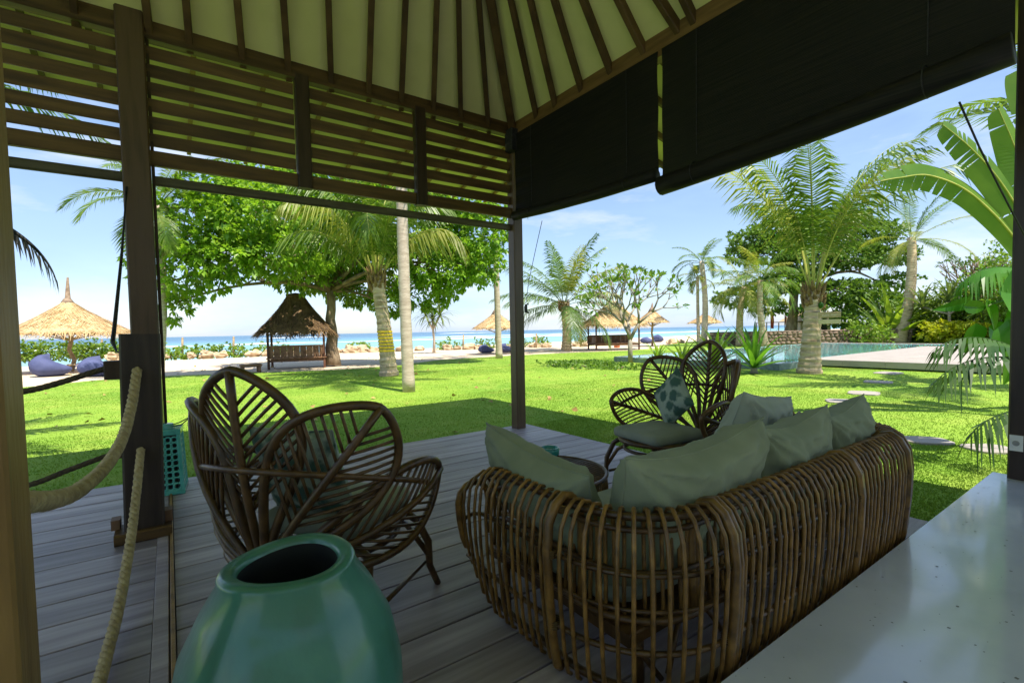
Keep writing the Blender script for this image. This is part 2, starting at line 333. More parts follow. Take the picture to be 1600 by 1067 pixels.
nb = t.nodes.new('ShaderNodeTexNoise'); nb.inputs['Scale'].default_value = .6; nb.inputs['Detail'].default_value = 6; mp2 = t.nodes.new('ShaderNodeMapping'); mp2.inputs['Scale'].default_value = (.45, 1.5, 1)
t.links.new(tcn.outputs['Object'], mp2.inputs[0]); t.links.new(mp2.outputs[0], nb.inputs[0]); bpn = t.nodes.new('ShaderNodeBump'); bpn.inputs['Strength'].default_value = .7; bpn.inputs['Distance'].default_value = .5
t.links.new(nb.outputs[0], bpn.inputs['Height']); t.links.new(bpn.outputs[0], b.inputs['Normal'])
SEAZ = -1.7
mb = MB(); mb.add([(-9000, 44, SEAZ), (9000, 44, SEAZ), (16000, 16000, SEAZ), (-16000, 16000, SEAZ)], [(0, 1, 2, 3)]); mb.build('sea', sm, kind='structure')
FOAM = mat('white_foam', (.80, .82, .83), (.88, .89, .9), .3, .8)
def wave(y0, x0, x1, wd, ht, seed, amp):
    mb = MB(); k = int((x1-x0)/(2.5 if y0 < 150 else 6)); prev = []
    for i in range(k+1):
        x = x0+(x1-x0)*i/k; c = y0+amp*mnoise.noise(Vector((x*.013, seed, 0)))*2+.25*wd*mnoise.noise(Vector((x*.15, seed, 4)))
        tp = min(1, 6*min(i, k-i)/k)*max(.05, .55+.9*mnoise.noise(Vector((x*.05, seed, 9)))); w2 = wd*tp; h = ht*tp
        for o_, z in ((-.6*w2, -.05), (-.25*w2, .75*h), (0, h), (.4*w2, .4*h), (.8*w2, -.05)): mb.v.append((x, c+o_, SEAZ+z))
    for i in range(k):
        for j in range(4): a = i*5+j; mb.f.append((a, a+5, a+6, a+1))
    return mb.build('breaking_wave', FOAM, smooth=True, kind='structure')
for y0, x0, x1, wd, ht, s_, am in ((185, -190, 60, 4, .42, 1, 4), (180, 40, 330, 4, .40, 2, 5), (260, 110, 300, 3, .35, 5, 8), (420, -200, -90, 4, .5, 8, 12), (520, 60, 150, 4, .5, 9, 12), (700, 350, 470, 4, .7, 11, 20)): wave(y0, x0, x1, wd, ht, s_, am)
# grass blades on the nearer lawn
def grass(n, x0, x1, y0, y1, h, wd, seed, keep):
    r = np.random.default_rng(seed); x = r.uniform(x0, x1, n); y = r.uniform(y0, y1, n); k = keep(x, y); x = x[k]; y = y[k]; n = len(x)
    hh = h*r.uniform(.5, 1.25, n); a = r.uniform(0, 2*np.pi, n); t = r.uniform(0, 2*np.pi, n); le = hh*r.uniform(.1, .8, n)
    b = np.stack([x, y, np.full(n, LAWN)], 1); s = np.stack([np.cos(a), np.sin(a), np.zeros(n)], 1)*wd*r.uniform(.6, 1.3, (n, 1))
    tip = b+np.stack([np.cos(t)*le, np.sin(t)*le, hh], 1)
    return np.stack([b-s, b+s, tip], 1).reshape(-1, 3)
ex = np.array([q[0] for q in edge]); ey = np.array([q[1] for q in edge])
def inlawn(x, y): return (y < np.interp(x, ex, ey)-.02) & ~((x < 4.2) & (y < 5.62)) & ~((x < 5.4) & (y < .95)) & ~((x > 16.3) & (y > 7.9) & (y < 15.2)) & ~((x > 18.5) & (y < 8.2))
Vs = [grass(120000, -4, 12, .5, 10, .020, .006, 1, inlawn), grass(60000, 4.1, 8, .5, 6, .020, .006, 2, inlawn),
      grass(150000, -6, 20, .5, 17, .017, .007, 3, inlawn), grass(70000, -8, 26, 14, 25, .016, .010, 4, inlawn)]
V = np.concatenate(Vs); me = np_mesh('grass', V, np.arange(len(V)).reshape(-1, 3), BLADE); o = bpy.data.objects.new('grass', me); COL.objects.link(o); o['kind'] = 'stuff'
tag(o, 'short bright green grass covering the lawn', 'grass')

# ------------------------------------------------------------------ wooden deck
deck = bpy.data.objects.new('wooden_deck', None); COL.objects.link(deck); deck['kind'] = 'structure'
def planks(x0, x1, y_top, y_bot, pitch, gap=.011, th=.03):
    m_ = MB(); m_.beam((0, 0, 0), (x1-x0, 0, 0), pitch-gap, th, (0, 0, 1), .003); me = m_.mesh('plank', DECK); y = y_top-pitch/2
    while y > y_bot:
        o = link('plank', me, deck, loc=(x0, y, -th/2 + random.uniform(-.0012, .0012))); y -= pitch
random.seed(3)
planks(-.022, 4.16, 5.56, 1.0, .24)
planks(-4.6, -.115, 5.70, 1.0, .262)
MB().beam((-.082, 5.70, -.013), (-.082, .93, -.013), .062, .03, (0, 0, 1), .003).build('border_board', DECK, deck)
MB().beam((-.036, 5.56, .002), (-.036, .93, .002), .018, .03, (0, 0, 1), .003).build('edge_batten', TAN, deck)
mb = MB(); mb.beam((-4.6, 5.64, -.088), (-.12, 5.64, -.088), .04, .11, (0, 0, 1)); mb.beam((-.11, 5.52, -.088), (4.13, 5.52, -.088), .04, .11, (0, 0, 1)); mb.beam((4.12, 5.49, -.088), (4.12, .93, -.088), .04, .11, (0, 0, 1))
mb.build('edge_joist', WOODX, deck)
mb = MB(); mb.box((-.25, 3.2, -.135), (8.6, 4.5, .05)); mb.build('gap_shade_sheet', NBLACK, deck)  # dark sheet below the planks, painted as the shade in the gaps
# polished floor behind the deck, one step up
cf = bpy.data.objects.new('terrazzo_floor', None); COL.objects.link(cf); cf['kind'] = 'structure'
mb = MB(); mb.beam((-6, -2.545, CONC/2-.11), (5.36, -2.545, CONC/2-.11), 6.91, CONC+.22, (0, 0, 1), .008); mb.build('slab', CONCM, cf)
mb = MB(); r = random.Random(5)
for i in range(650):
    x = r.uniform(.8, 5.3); y = r.uniform(-1.2, .89); s_ = r.choice((.0025, .003, .004, .004, .006, .009)); k = r.randint(4, 6); a0 = r.uniform(0, 6)
    mb.add([(x+math.cos(a0+6.283*j/k)*s_*r.uniform(.6, 1.2), y+math.sin(a0+6.283*j/k)*s_*r.uniform(.5, 1), CONC+.0008) for j in range(k)], [tuple(range(k))])
mb.build('stone_chips', CHIP, cf, kind='stuff')
# ------------------------------------------------------------------ pavilion
pav = thing('pavilion', 'dark timber pavilion with hipped cream ceiling and slatted clerestory screen', 'pavilion')
PZ = 4.06; SL = .9; ridge = 1.2
def ft(px, py):   # on the ceiling over the front wall
    d = ray(px, py); t = (PZ + SL*CYP - CAMH)/(d.z + SL*d.y); return EYE+d*t
def rt(px, py):
    d = ray(px, py); t = (PZ + SL*CX - CAMH)/(d.z + SL*d.x); return EYE+d*t
AX, AYr = CX-(CYP-ridge), ridge; AZr = PZ+SL*(CYP-ridge); XL = -6.5; YB = -4.0
def slab(mb, pts, th):
    vs = [Vector(p) for p in pts]; nn = (vs[1]-vs[0]).cross(vs[2]-vs[0]).normalized(); nn = nn if nn.z > 0 else -nn; k = len(vs)
    mb.add(vs+[v+nn*th for v in vs], [tuple(range(k)), tuple(range(2*k-1, k-1, -1))]+[(i, (i+1) % k, k+(i+1) % k, k+i) for i in range(k)])
roof = MB()
OV, OZ, SS = 1.9, PZ-.22*1.9, .22
slab(roof, [(XL, CYP, PZ), (CX, CYP, PZ), (AX, AYr, AZr), (XL, AYr, AZr)], .02)
slab(roof, [(CX, CYP, PZ), (CX, YB, PZ), (AX, AYr, AZr)], .02)
slab(roof, [(CX, YB, PZ), (XL, YB, PZ), (XL, AYr, AZr), (AX, AYr, AZr)], .02)
slab(roof, [(-.12, CYP, PZ), (CX, CYP, PZ), (CX+OV, CYP+OV, OZ), (-.12, CYP+OV, OZ)], .02)
slab(roof, [(XL, CYP, PZ), (-.12, CYP, PZ), (-.12, CYP+1.15, PZ-.253), (XL, CYP+1.15, PZ-.253)], .02)
slab(roof, [(CX, CYP, PZ), (CX, YB, PZ), (CX+OV, YB, OZ), (CX+OV, CYP+OV, OZ)], .02)
roof = roof.build('ceiling', CEIL, pav)
cov = MB()
for pts in ([(XL, CYP, PZ), (CX, CYP, PZ), (AX, AYr, AZr), (XL, AYr, AZr)], [(CX, CYP, PZ), (CX, YB, PZ), (AX, AYr, AZr)], [(CX, YB, PZ), (XL, YB, PZ), (XL, AYr, AZr), (AX, AYr, AZr)],
            [(-.12, CYP, PZ), (CX, CYP, PZ), (CX+OV+.03, CYP+OV+.03, OZ-.006), (-.12, CYP+OV+.03, OZ-.006)], [(CX, CYP, PZ), (CX, YB, PZ), (CX+OV+.03, YB, OZ-.006), (CX+OV+.03, CYP+OV+.03, OZ-.006)],
            [(XL, CYP, PZ), (-.12, CYP, PZ), (-.12, CYP+1.17, PZ-.257), (XL, CYP+1.17, PZ-.257)]):
    slab(cov, [Vector(p)+Vector((0, 0, .03)) for p in pts], .16)
cov.build('roof_covering', ROOFT, pav)
mb = MB(); mb.beam((-.12, CYP+OV+.05, OZ+.085), (CX+OV+.07, CYP+OV+.05, OZ+.085), .03, .15); mb.build('fascia_board', WOODX, pav)
mb = MB(); mb.beam((CX+OV+.05, CYP+OV+.03, OZ+.085), (CX+OV+.05, YB, OZ+.085), .03, .15); mb.build('fascia_board', WOODX, pav)
mb = MB(); mb.beam((XL, CYP+1.19, PZ-.165), (-.12, CYP+1.19, PZ-.165), .03, .15); mb.build('fascia_board', WOODX, pav)
# rafters, read off the ceiling they lie on
fr = [((228, 0), (231, 25)), ((289, -20), (295, 50)), ((371, 0), (378, 75)), ((443, 0), (450, 98)), ((513, 0), (517, 116)), ((580, 0), (576, 133)), ((633, 0), (627, 148)), ((682, 0), (677, 164)), ((716.6, 0), (719.6, 175)), ((748.6, 0), (762.8, 187))]
rr = [((800, 0), (837, 170)), ((830.6, 0), (867, 155)), ((869, 0), (908, 130)), ((915, 0), (953, 99.6)), ((972, 0), (1005.5, 69)), ((1036.5, 0), (1060, 37))]
def rafter(p, q, wd=.058, ht=.10, drop=.05, name='rafter', lim=2.6):
    d = (p-q).normalized(); e = q+d*lim; dn = Vector((0, 0, -drop)); MB().beam(q-d*.12+dn, e+dn, wd, ht).build(name, RAFT, pav)
for a, b_ in fr: rafter(ft(*a), ft(*b_))
for a, b_ in rr: rafter(rt(*a), rt(*b_))
for i in range(6):
    x = .1-.62*(i+1); rafter(Vector((x, CYP-1, PZ+SL)), Vector((x, CYP, PZ)))
for i in range(9):
    y = 2.6-.6*i; rafter(Vector((CX-1, y, PZ+SL)), Vector((CX, y, PZ)), lim=1.6)
rafter(Vector((AX, AYr, AZr)), Vector((CX, CYP, PZ)), .09, .13, .06, 'hip_rafter', 5.4)
for i in range(9):                       # rafter tails under the eaves
    x = .3+.62*i
    if x < CX+.9: MB().beam((x, CYP+.05, PZ-.055), (x, CYP+OV, OZ-.018), .045, .04).build('rafter_tail', TAN, pav)
for i in range(16):
    y = CYP-.2-.42*i; MB().beam((CX+.05, y, PZ-.055), (CX+OV, y, OZ-.045), .045, .075).build('rafter_tail', RAFT, pav)
for i in range(7):
    x = -.45-.42*i; MB().beam((x, CYP+.05, PZ-.055), (x, CYP+1.13, PZ-.27), .045, .04).build('rafter_tail', RAFT, pav)
# wall plates, posts
MB().beam((XL, CYP, 4.045), (CX, CYP, 4.045), .11, .18).build('wall_plate', WOODX, pav)
MB().beam((CX, CYP+.12, 4.0), (CX, YB, 4.0), .12, .22).build('wall_plate', mat('plate_wood', (.11, .058, .02), (.18, .098, .036), 2.5, .5, .15, 25, (9, 1, 9)), pav)
pm = mat('corner_post_wood', (.066, .037, .020), (.11, .063, .036), 3.0, .38, .1, 25, (7, 7, .6), spec=.5, c3=(.05, .03, .02), s3=3)
MB().beam((CX, CYP, -.0), (CX, CYP, 4.1), .15, .15, (0, 1, 0), .012).build('corner_post', pm, pav)
MB().beam((-.165, CYP, -.02), (-.165, CYP, 4.25), .20, .20, (0, 1, 0), .012).build('post', pm, pav)
MB().beam((-.05, CYP+.02, .0), (-.05, CYP+.02, 4.0), .025, .06, (0, 1, 0), .003).build('post_batten', WOOD, pav)
MB().beam((XL+.3, CYP, -.02), (XL+.3, CYP, 4.1), .2, .2, (0, 1, 0), .012).build('post', pm, pav)
MB().beam((CX, YB+.2, 0), (CX, YB+.2, 4.0), .15, .15, (0, 1, 0), .012).build('post', pm, pav)
rp_ = G(1577, 752, CONC)
MB().beam((rp_.x+.195, rp_.y-.07, CONC), (rp_.x+.195, rp_.y-.07, 4.2), .2, .2, (0, 1, 0), .012).build('post', mat('right_post_wood', (.030, .020, .016), (.052, .035, .027), 3, .35, .08, 25, (7, 7, .6)), pav)['label'] = 'dark post at the right edge standing on the polished floor'
fgp = WY(62, 1067, 1.25); fgq = WY(8, 150, 1.25)
MB().beam((fgp.x-.094, 1.30, 0), (fgp.x-.094, 1.30, 4.0), .15, .15, (0, 1, 0), .006).build('post', TAN, pav)['label'] = 'blurred light hardwood post at the left edge close to the camera'
MB().box((-.3, -5.7, 1.8), (13, .2, 3.6)).build('added_rear_wall', PLAST, pav)  # unseen wall, added to block part of the light from behind
# slatted clerestory screens
cols = [(-.07, 1.14, 'a'), (1.30, 2.45, 'b'), (2.61, CX-.08, 'c'), (-3.4, -.27, 'd')]
tops = [3.91, 3.755, 3.60, 3.45, 3.30, 3.15]
for x0, x1, k in cols:
    fr_ = MB(); fr_.beam((x0-.01, CYP, 2.935), (x1+.01, CYP, 2.935), .06, .13)
    scn = fr_.build('slatted_screen', WOODX, pav)
    m_ = MB(); Mx = Matrix.Rotation(R_(5), 4, 'X'); up = Mx @ Vector((0, 0, 1)); m_.beam((0, 0, 0), (x1-x0, 0, 0), .022, .108, up, .004); me = m_.mesh('slat', WOODX)
    for tz in tops: link('slat', me, scn, loc=(x0, CYP+.0, tz-.052+random.uniform(-.004, .004)))
for xm, wd in ((1.22, .135), (2.53, .135)):
    MB().beam((xm, CYP-.01, 2.86), (xm, CYP-.01, 4.0), wd, .10, (0, 1, 0), .008).build('mullion', WOOD, pav)
lr = mat('lower_rail_wood', (.06, .05, .03), (.10, .085, .052), 2.5, .5, .1, 25, (1, 9, 9))
MB().beam((-.06, CYP+.02, 2.745), (CX-.08, CYP+.02, 2.745), .05, .085, None, .02).build('lower_rail', lr, pav)
MB().beam((-3.4, CYP+.02, 2.745), (-.27, CYP+.02, 2.745), .05, .085, None, .02).build('lower_rail', lr, pav)
mb = MB(); mb.beam((CX-.09, CYP-.1, 3.72), (CX-.09, CYP-.1, 4.0), .14, .16, (0, 1, 0)); mb.build('bracket', CORD, pav)
# ------------------------------------------------------------------ roller blinds
def blind(y0, y1, zb0, zb1, roll, label, seed):
    t = thing('roller_blind', label, 'blind', (CX-.075, 0, 0), group='black bamboo blinds')
    mb = MB(); z = 3.93; n = 22; k = 0; r = random.Random(seed); zs = []
    while z > 2.66: zs.append(z); z -= .0115
    def off(u, z): return .012*mnoise.noise(Vector((u*2, z*2, seed)))+.006*math.sin(z*9+u*3)
    for zi, z in enumerate(zs):
        top = []; ring = []
        for i in range(n+1):
            u = i/n; y = y0+(y1-y0)*u; zb = zb0+(zb1-zb0)*u
            zz = zb+(z-2.66)/(3.93-2.66)*(3.93-zb)
            x = off(u, z)
            for dx, dz in ((-.003, .0048), (.003, .0048), (.003, -.0048), (-.003, -.0048)): ring.append((x+dx, y, zz+dz))
        o = len(mb.v); mb.v += ring
        for i in range(n):
            for j in range(4): mb.f.append((o+i*4+j, o+i*4+(j+1) % 4, o+(i+1)*4+(j+1) % 4, o+(i+1)*4+j))
    mb.build('bamboo_screen', BLIND, t)
    mb = MB(); pts = []; rad = []
    for i in range(13):
        u = i/12; pts.append((-.03, y0+(y1-y0)*u, zb0+(zb1-zb0)*u+roll*.15-.02*math.sin(u*math.pi))); rad.append(roll*(1+.07*mnoise.noise(Vector((u*5, seed, 1)))))
    mb.tube(pts, rad, 14); mb.build('rolled_end', BLIND, t, smooth=True)
    for u in (.16, .84):
        y = y0+(y1-y0)*u; zb = zb0+(zb1-zb0)*u
        mb = MB(); mb.tube([(-.02, y, 3.92), (-.02, y, zb+roll*2)], .004, 5); mb.tube([(-.03+math.cos(a)*roll*1.08, y, zb+roll*.15+math.sin(a)*roll*1.08) for a in [6.283*q/14 for q in range(14)]], .004, 5, closed=True); mb.build('tie_cord', CORD, t)
    return t
blind(CYP-.13, 2.965, 2.86, 2.78, .060, 'shorter black bamboo roller blind next to the corner post', 1)
blind(2.915, .60, 2.66, 2.82, .088, 'longer black bamboo roller blind hanging lower at the right', 2)
def cordthing(name, pts, rad, label, m=CORD, cat='cord', n=6): 
    mb = MB(); mb.tube(pts, rad, n); return tag(mb.build(name, m, smooth=True), label, cat)
cordthing('blind_cord', [WX(1499, 160, CX-.1), WX(1530, 230, CX+.2), WX(1560, 290, CX+.5), WX(1590, 348, CX+.85), WX(1614, 392, CX+1.1)], .006, 'taut black cord slanting down from the longer blind to the right post')
a = WX(847, 345, CX-.05); cordthing('blind_cord', [a, WX(838, 385, CX-.06), WX(826, 440, CX-.07), WX(822.5, 470, CX-.08)], .004, 'thin black cord running from the shorter blind down to the corner post')
cl = thing('cord_cleat', 'small black cleat on the corner post holding the blind cord', 'cleat', WX(822, 482, CX-.06)); mb = MB(); mb.box((0, 0, 0), (.03, .02, .11)); mb.tube([(0, -.02, .055), (0, -.045, .06), (0, -.05, .045)], .008, 6); mb.tube([(0, -.02, -.055), (0, -.045, -.06), (0, -.05, -.045)], .008, 6); mb.build('hook', CORD, cl)
MB().beam((0, .012, -.03), (0, .012, .03), .04, .02).build('back_plate', CORD, cl)
h0 = WY(198, 292, CYP-.12); h1 = WY(190, 400, 5.0); h2 = WY(180, 500, 4.6); h3 = WY(176, 535, 4.4); h4 = WY(182, 549, 4.25); h5 = WY(190, 552, 4.16)
cordthing('bungee_cord', [h0, WY(196, 318, CYP-.15), h1, h2, h3, h4, h5], [.009, .006, .010, .013, .014, .006, .006], 'dark cord hanging beside the left post and hooked to the railing post')
# ------------------------------------------------------------------ railing post and ropes
rpt = thing('railing_post', 'square dark railing post with rope collars beside the tall left post', 'post', (-.20, 4.14, 0))
MB().beam((.02, 0, .05), (.045, 0, 1.375), .22, .18, (0, 1, 0), .012).build('shaft', mat('railing_wood', (.028, .019, .015), (.05, .034, .026), 3, .42, .1, 25, (7, 7, .6)), rpt)
MB().beam((-.14, -.02, .035), (.17, -.02, .035), .24, .07, (0, 0, 1), .008).build('foot_block', WOODX, rpt)
mb = MB(); mb.beam((.145, .0, .075), (.145, .0, .15), .06, .10, (0, 1, 0), .004); mb.build('foot_cleat', BENCH, rpt)
mb = MB(); mb.beam((-.135, .02, .075), (-.135, .02, .14), .05, .10, (0, 1, 0), .004); mb.build('foot_cleat', BENCH, rpt)
MB().beam((-.10, 0, 1.08), (-.10, 0, 1.20), .10, .15, (0, 1, 0), .006).build('rope_collar', WOOD, rpt)
MB().beam((-.10, 0, .56), (-.10, 0, .64), .07, .15, (0, 1, 0), .006).build('rope_collar', WOOD, rpt)
def rope(pts, rad, label, m, strands=4, turns=14.0):
    # three strands laid round each other
    P = [Vector(p) for p in pts]; 
    fine = []
    for i in range(len(P)-1):
        p0 = P[max(i-1, 0)]; p1 = P[i]; p2 = P[i+1]; p3 = P[min(i+2, len(P)-1)]
        for j in range(16):
            t = j/16; fine.append(.5*((2*p1)+(p2-p0)*t+(2*p0-5*p1+4*p2-p3)*t*t+(3*p1-p0-3*p2+p3)*t**3))
    fine.append(P[-1]); L = 0; mb = MB(); lens = [0]
    for i in range(1, len(fine)): L += (fine[i]-fine[i-1]).length; lens.append(L)
    # resample evenly
    N = int(L/(rad*.6)); pts2 = []; k = 0
    for i in range(N+1):
        s = L*i/N
        while k < len(lens)-2 and lens[k+1] < s: k += 1
        pts2.append(fine[k].lerp(fine[k+1], (s-lens[k])/max(1e-9, lens[k+1]-lens[k])))
    for sidx in range(strands):
        sp = []; a = None
        for i, p in enumerate(pts2):
            d = (pts2[min(i+1, N)]-pts2[max(i-1, 0)]).normalized()
            if a is None: a, _b = ortho(d)
            else: a = (a-d*a.dot(d)).normalized()
            b2 = a.cross(d); th = 6.2832*(sidx/strands)+L*i/N/rad*.85
            sp.append(p+(a*math.cos(th)+b2*math.sin(th))*rad*.44)
        mb.tube(sp, rad*.60, 7)
    return tag(mb.build('rope', m, smooth=True), label, 'rope')
rope([WY(a, b, y) for a, b, y in ((214, 578, 4.04), (206, 630, 3.75), (191, 685, 3.35), (165, 728, 2.85), (125, 764, 2.35), (85, 780, 1.95), (30, 785, 1.55))], .028, 'thick pale rope sagging from the railing post top toward the camera', ROPE)
rope([WY(a, b, y) for a, b, y in ((220, 702, 4.04), (212, 780, 3.7), (203, 850, 3.35), (186, 945, 2.9), (163, 1035, 2.5), (140, 1120, 2.15), (120, 1200, 1.9))], .024, 'pale rope dropping from the lower railing collar to the bottom edge', ROPE)
rope([WY(a, b, y) for a, b, y in ((190, 570, 4.14), (150, 580, 4.14), (100, 596, 4.14), (40, 611, 4.14), (-40, 620, 4.14))], .019, 'dark upper rope running left from the railing post', DROPE)
rope([WY(a, b, y) for a, b, y in ((178, 708, 4.14), (150, 718, 4.14), (100, 737, 4.14), (47, 757, 4.14), (-40, 775, 4.14))], .017, 'dark lower rope running left from the railing post', DROPE)
# ------------------------------------------------------------------ rattan sofa
def sofa():
    t = thing('rattan_sofa', 'long brown rattan sofa with close-set vertical canes and rounded corners', 'sofa', (0, 0, 0))
    X0, X1, YB0, YF, Rr = 1.17, 3.86, .945, 2.10, .44
    segs = []          # (point, outward) along the perimeter
    def path(s):
        a = YF-(YB0+Rr); b = Rr*math.pi/2; c = X1-X0-2*Rr
        if s < a: return Vector((X0, YF-s, 0)), Vector((-1, 0, 0))
        s -= a
        if s < b: th = s/Rr; return Vector((X0+Rr-Rr*math.cos(th), YB0+Rr-Rr*math.sin(th), 0)), Vector((-math.cos(th), -math.sin(th), 0))
        s -= b
        if s < c: return Vector((X0+Rr+s, YB0, 0)), Vector((0, -1, 0))
        s -= c
        if s < b: th = s/Rr; return Vector((X1-Rr+Rr*math.sin(th), YB0+Rr-Rr*math.cos(th), 0)), Vector((math.sin(th), -math.cos(th), 0))
        s -= b; return Vector((X1, YB0+Rr+s, 0)), Vector((1, 0, 0))
    A = YF-(YB0+Rr); B = Rr*math.pi/2; C = X1-X0-2*Rr; LT = 2*A+2*B+C
    def prof(d, jit=0):   # d: distance from the front end of the arm
        zt = .705; zb = .035
        if d < .25: zb = .035+.24*(1-d/.25)**1.6; zt = .705-.12*(1-d/.25)**2.2
        k = (zt-zb)
        pr = [(-.035, zb), (-.018, zb+.02*k), (.0, zb+.16*k), (.018, zb+.45*k), (.024, zb+.70*k), (.012, zb+.86*k), (-.022, zb+.955*k), (-.065, zt), (-.11, zt-.012), (-.145, zt-.06), (-.158, zt-.14), (-.155, max(zb+.05, .36)), (-.15, max(zb+.04, .24))]
        return [(o+jit*.5, z) for o, z in pr]
    r = random.Random(11)
    def hoop(s, rad, jit=0.0, name='cane'):
        p, n = path(s); d = min(s, LT-s); pr = prof(d, jit); tn = Vector((-n.y, n.x, 0))
        sk = r.uniform(-.003, .003)
        mb = MB(); mb.tube([p+n*o+tn*(sk*math.sin(z*7))+Vector((0, 0, z)) for o, z in pr], [rad*(1+.05*r.uniform(-1, 1)) for _ in pr], 7)
        mb.build(name, RAT, t, smooth=True)
    s = .0
    while s < LT:
        inback = A+B < s < A+B+C; corner = (A < s < A+B) or (LT-A-B < s < LT-A)
        hoop(s+r.uniform(-.006, .006), .0078 if not corner else .0085, r.uniform(-.006, .006))
        s += .050 if not corner else .056
    for s in (.004, A-.02, A+B, A+B+.022, A+B+C*.62, A+B+C, LT-A+.02, LT-.004): hoop(s, .019, .004, 'pole')
    def rail(o, z, rad, s0=.03, s1=LT-.03, name='rail'):
        k = 60; mb = MB(); pts = []
        for i in range(k+1):
            q = s0+(s1-s0)*i/k; p, n = path(q); d = min(q, LT-q); zz = z+(.24*(1-d/.25)**1.6*max(0, 1-z/.30) if d < .25 else 0)-(.12*(1-d/.25)**2.2*min(1, z/.6) if d < .25 else 0); pts.append(p+n*o+Vector((0, 0, zz)))
        mb.tube(pts, rad, 6); mb.build(name, RATD, t, smooth=True)
    rail(-.06, .05, .016); rail(-.005, .22, .011); rail(.004, .50, .010); rail(-.075, .675, .016); rail(-.135, .60, .012); rail(-.135, .44, .011); rail(-.13, .26, .015)
    rail(-.02, .36, .008, .3, LT-.3)
    for s in (A-.02, A+B+.01, A+B+C*.62, A+B+C, LT-A+.02):
        p, n_ = path(s); tn = Vector((-n_.y, n_.x, 0))
        for o_, z_ in ((.012, .50), (.0, .22), (-.045, .66)):
            mb = MB()
            for q in range(4): mb.tube([p+n_*(o_-.004+.026*math.cos(a_))+tn*(.028*math.sin(a_))+Vector((0, 0, z_-.012+.008*q)) for a_ in [6.2832*w_/10 for w_ in range(10)]], .0045, 4, closed=True)
            mb.build('binding', RATD, t)
    # seat deck and diagonal braces under it
    mb = MB(); mb.beam((X0+.14, 1.62, .22), (X1-.14, 1.62, .22), .95, .05, (0, 0, 1)); mb.build('seat_frame', RATD, t)
    for x in (X0+.3, 1.9, 2.5, 3.1, X1-.3):
        for sg in (-1, 1):
            mb = MB(); mb.tube([(x+sg*.02, 1.12, .04), (x+sg*.13, 1.15, .2)], .012, 6); mb.build('brace', RATD, t, smooth=True)
    for x, y in ((X0+.12, 1.9), (X1-.12, 1.9), (X0+.25, 1.2), (X1-.25, 1.2), (2.43, 1.15)):
        mb = MB(); mb.tube([(x, y, 0), (x, y, .22)], [.022, .02], 8); mb.build('leg', RATD, t, smooth=True)
    mb = MB(); cushion_box(mb, (2.515, 1.66, .31), (2.36, .88, .13)); mb.build('seat_cushion', SEAT, t, smooth=True)
def cushion_box(mb, c, sz, bulge=.035, n=14, p=5.0):
    """upholstered slab: superellipsoid with a soft crown"""
    c = Vector(c); nu, nv = 40, 12; vs = []
    def sp(v, e): return math.copysign(abs(v)**e, v)
    for i in range(nv+1):
        ph = -math.pi/2+math.pi*i/nv
        for j in range(nu):
            th = 2*math.pi*j/nu; e = .22; e2 = .45
            x = sp(math.cos(ph), e2)*sp(math.cos(th), e); y = sp(math.cos(ph), e2)*sp(math.sin(th), e); z = sp(math.sin(ph), e2)
            q = Vector((x*sz[0]/2, y*sz[1]/2, z*sz[2]/2)); 
            if z > 0: q.z += bulge*.5*(1-min(1, x*x))*(1-min(1, y*y))
            vs.append(c+q)
    mb.add(vs, [(i*nu+j, i*nu+(j+1) % nu, (i+1)*nu+(j+1) % nu, (i+1)*nu+j) for i in range(nv) for j in range(nu)])
sofa()
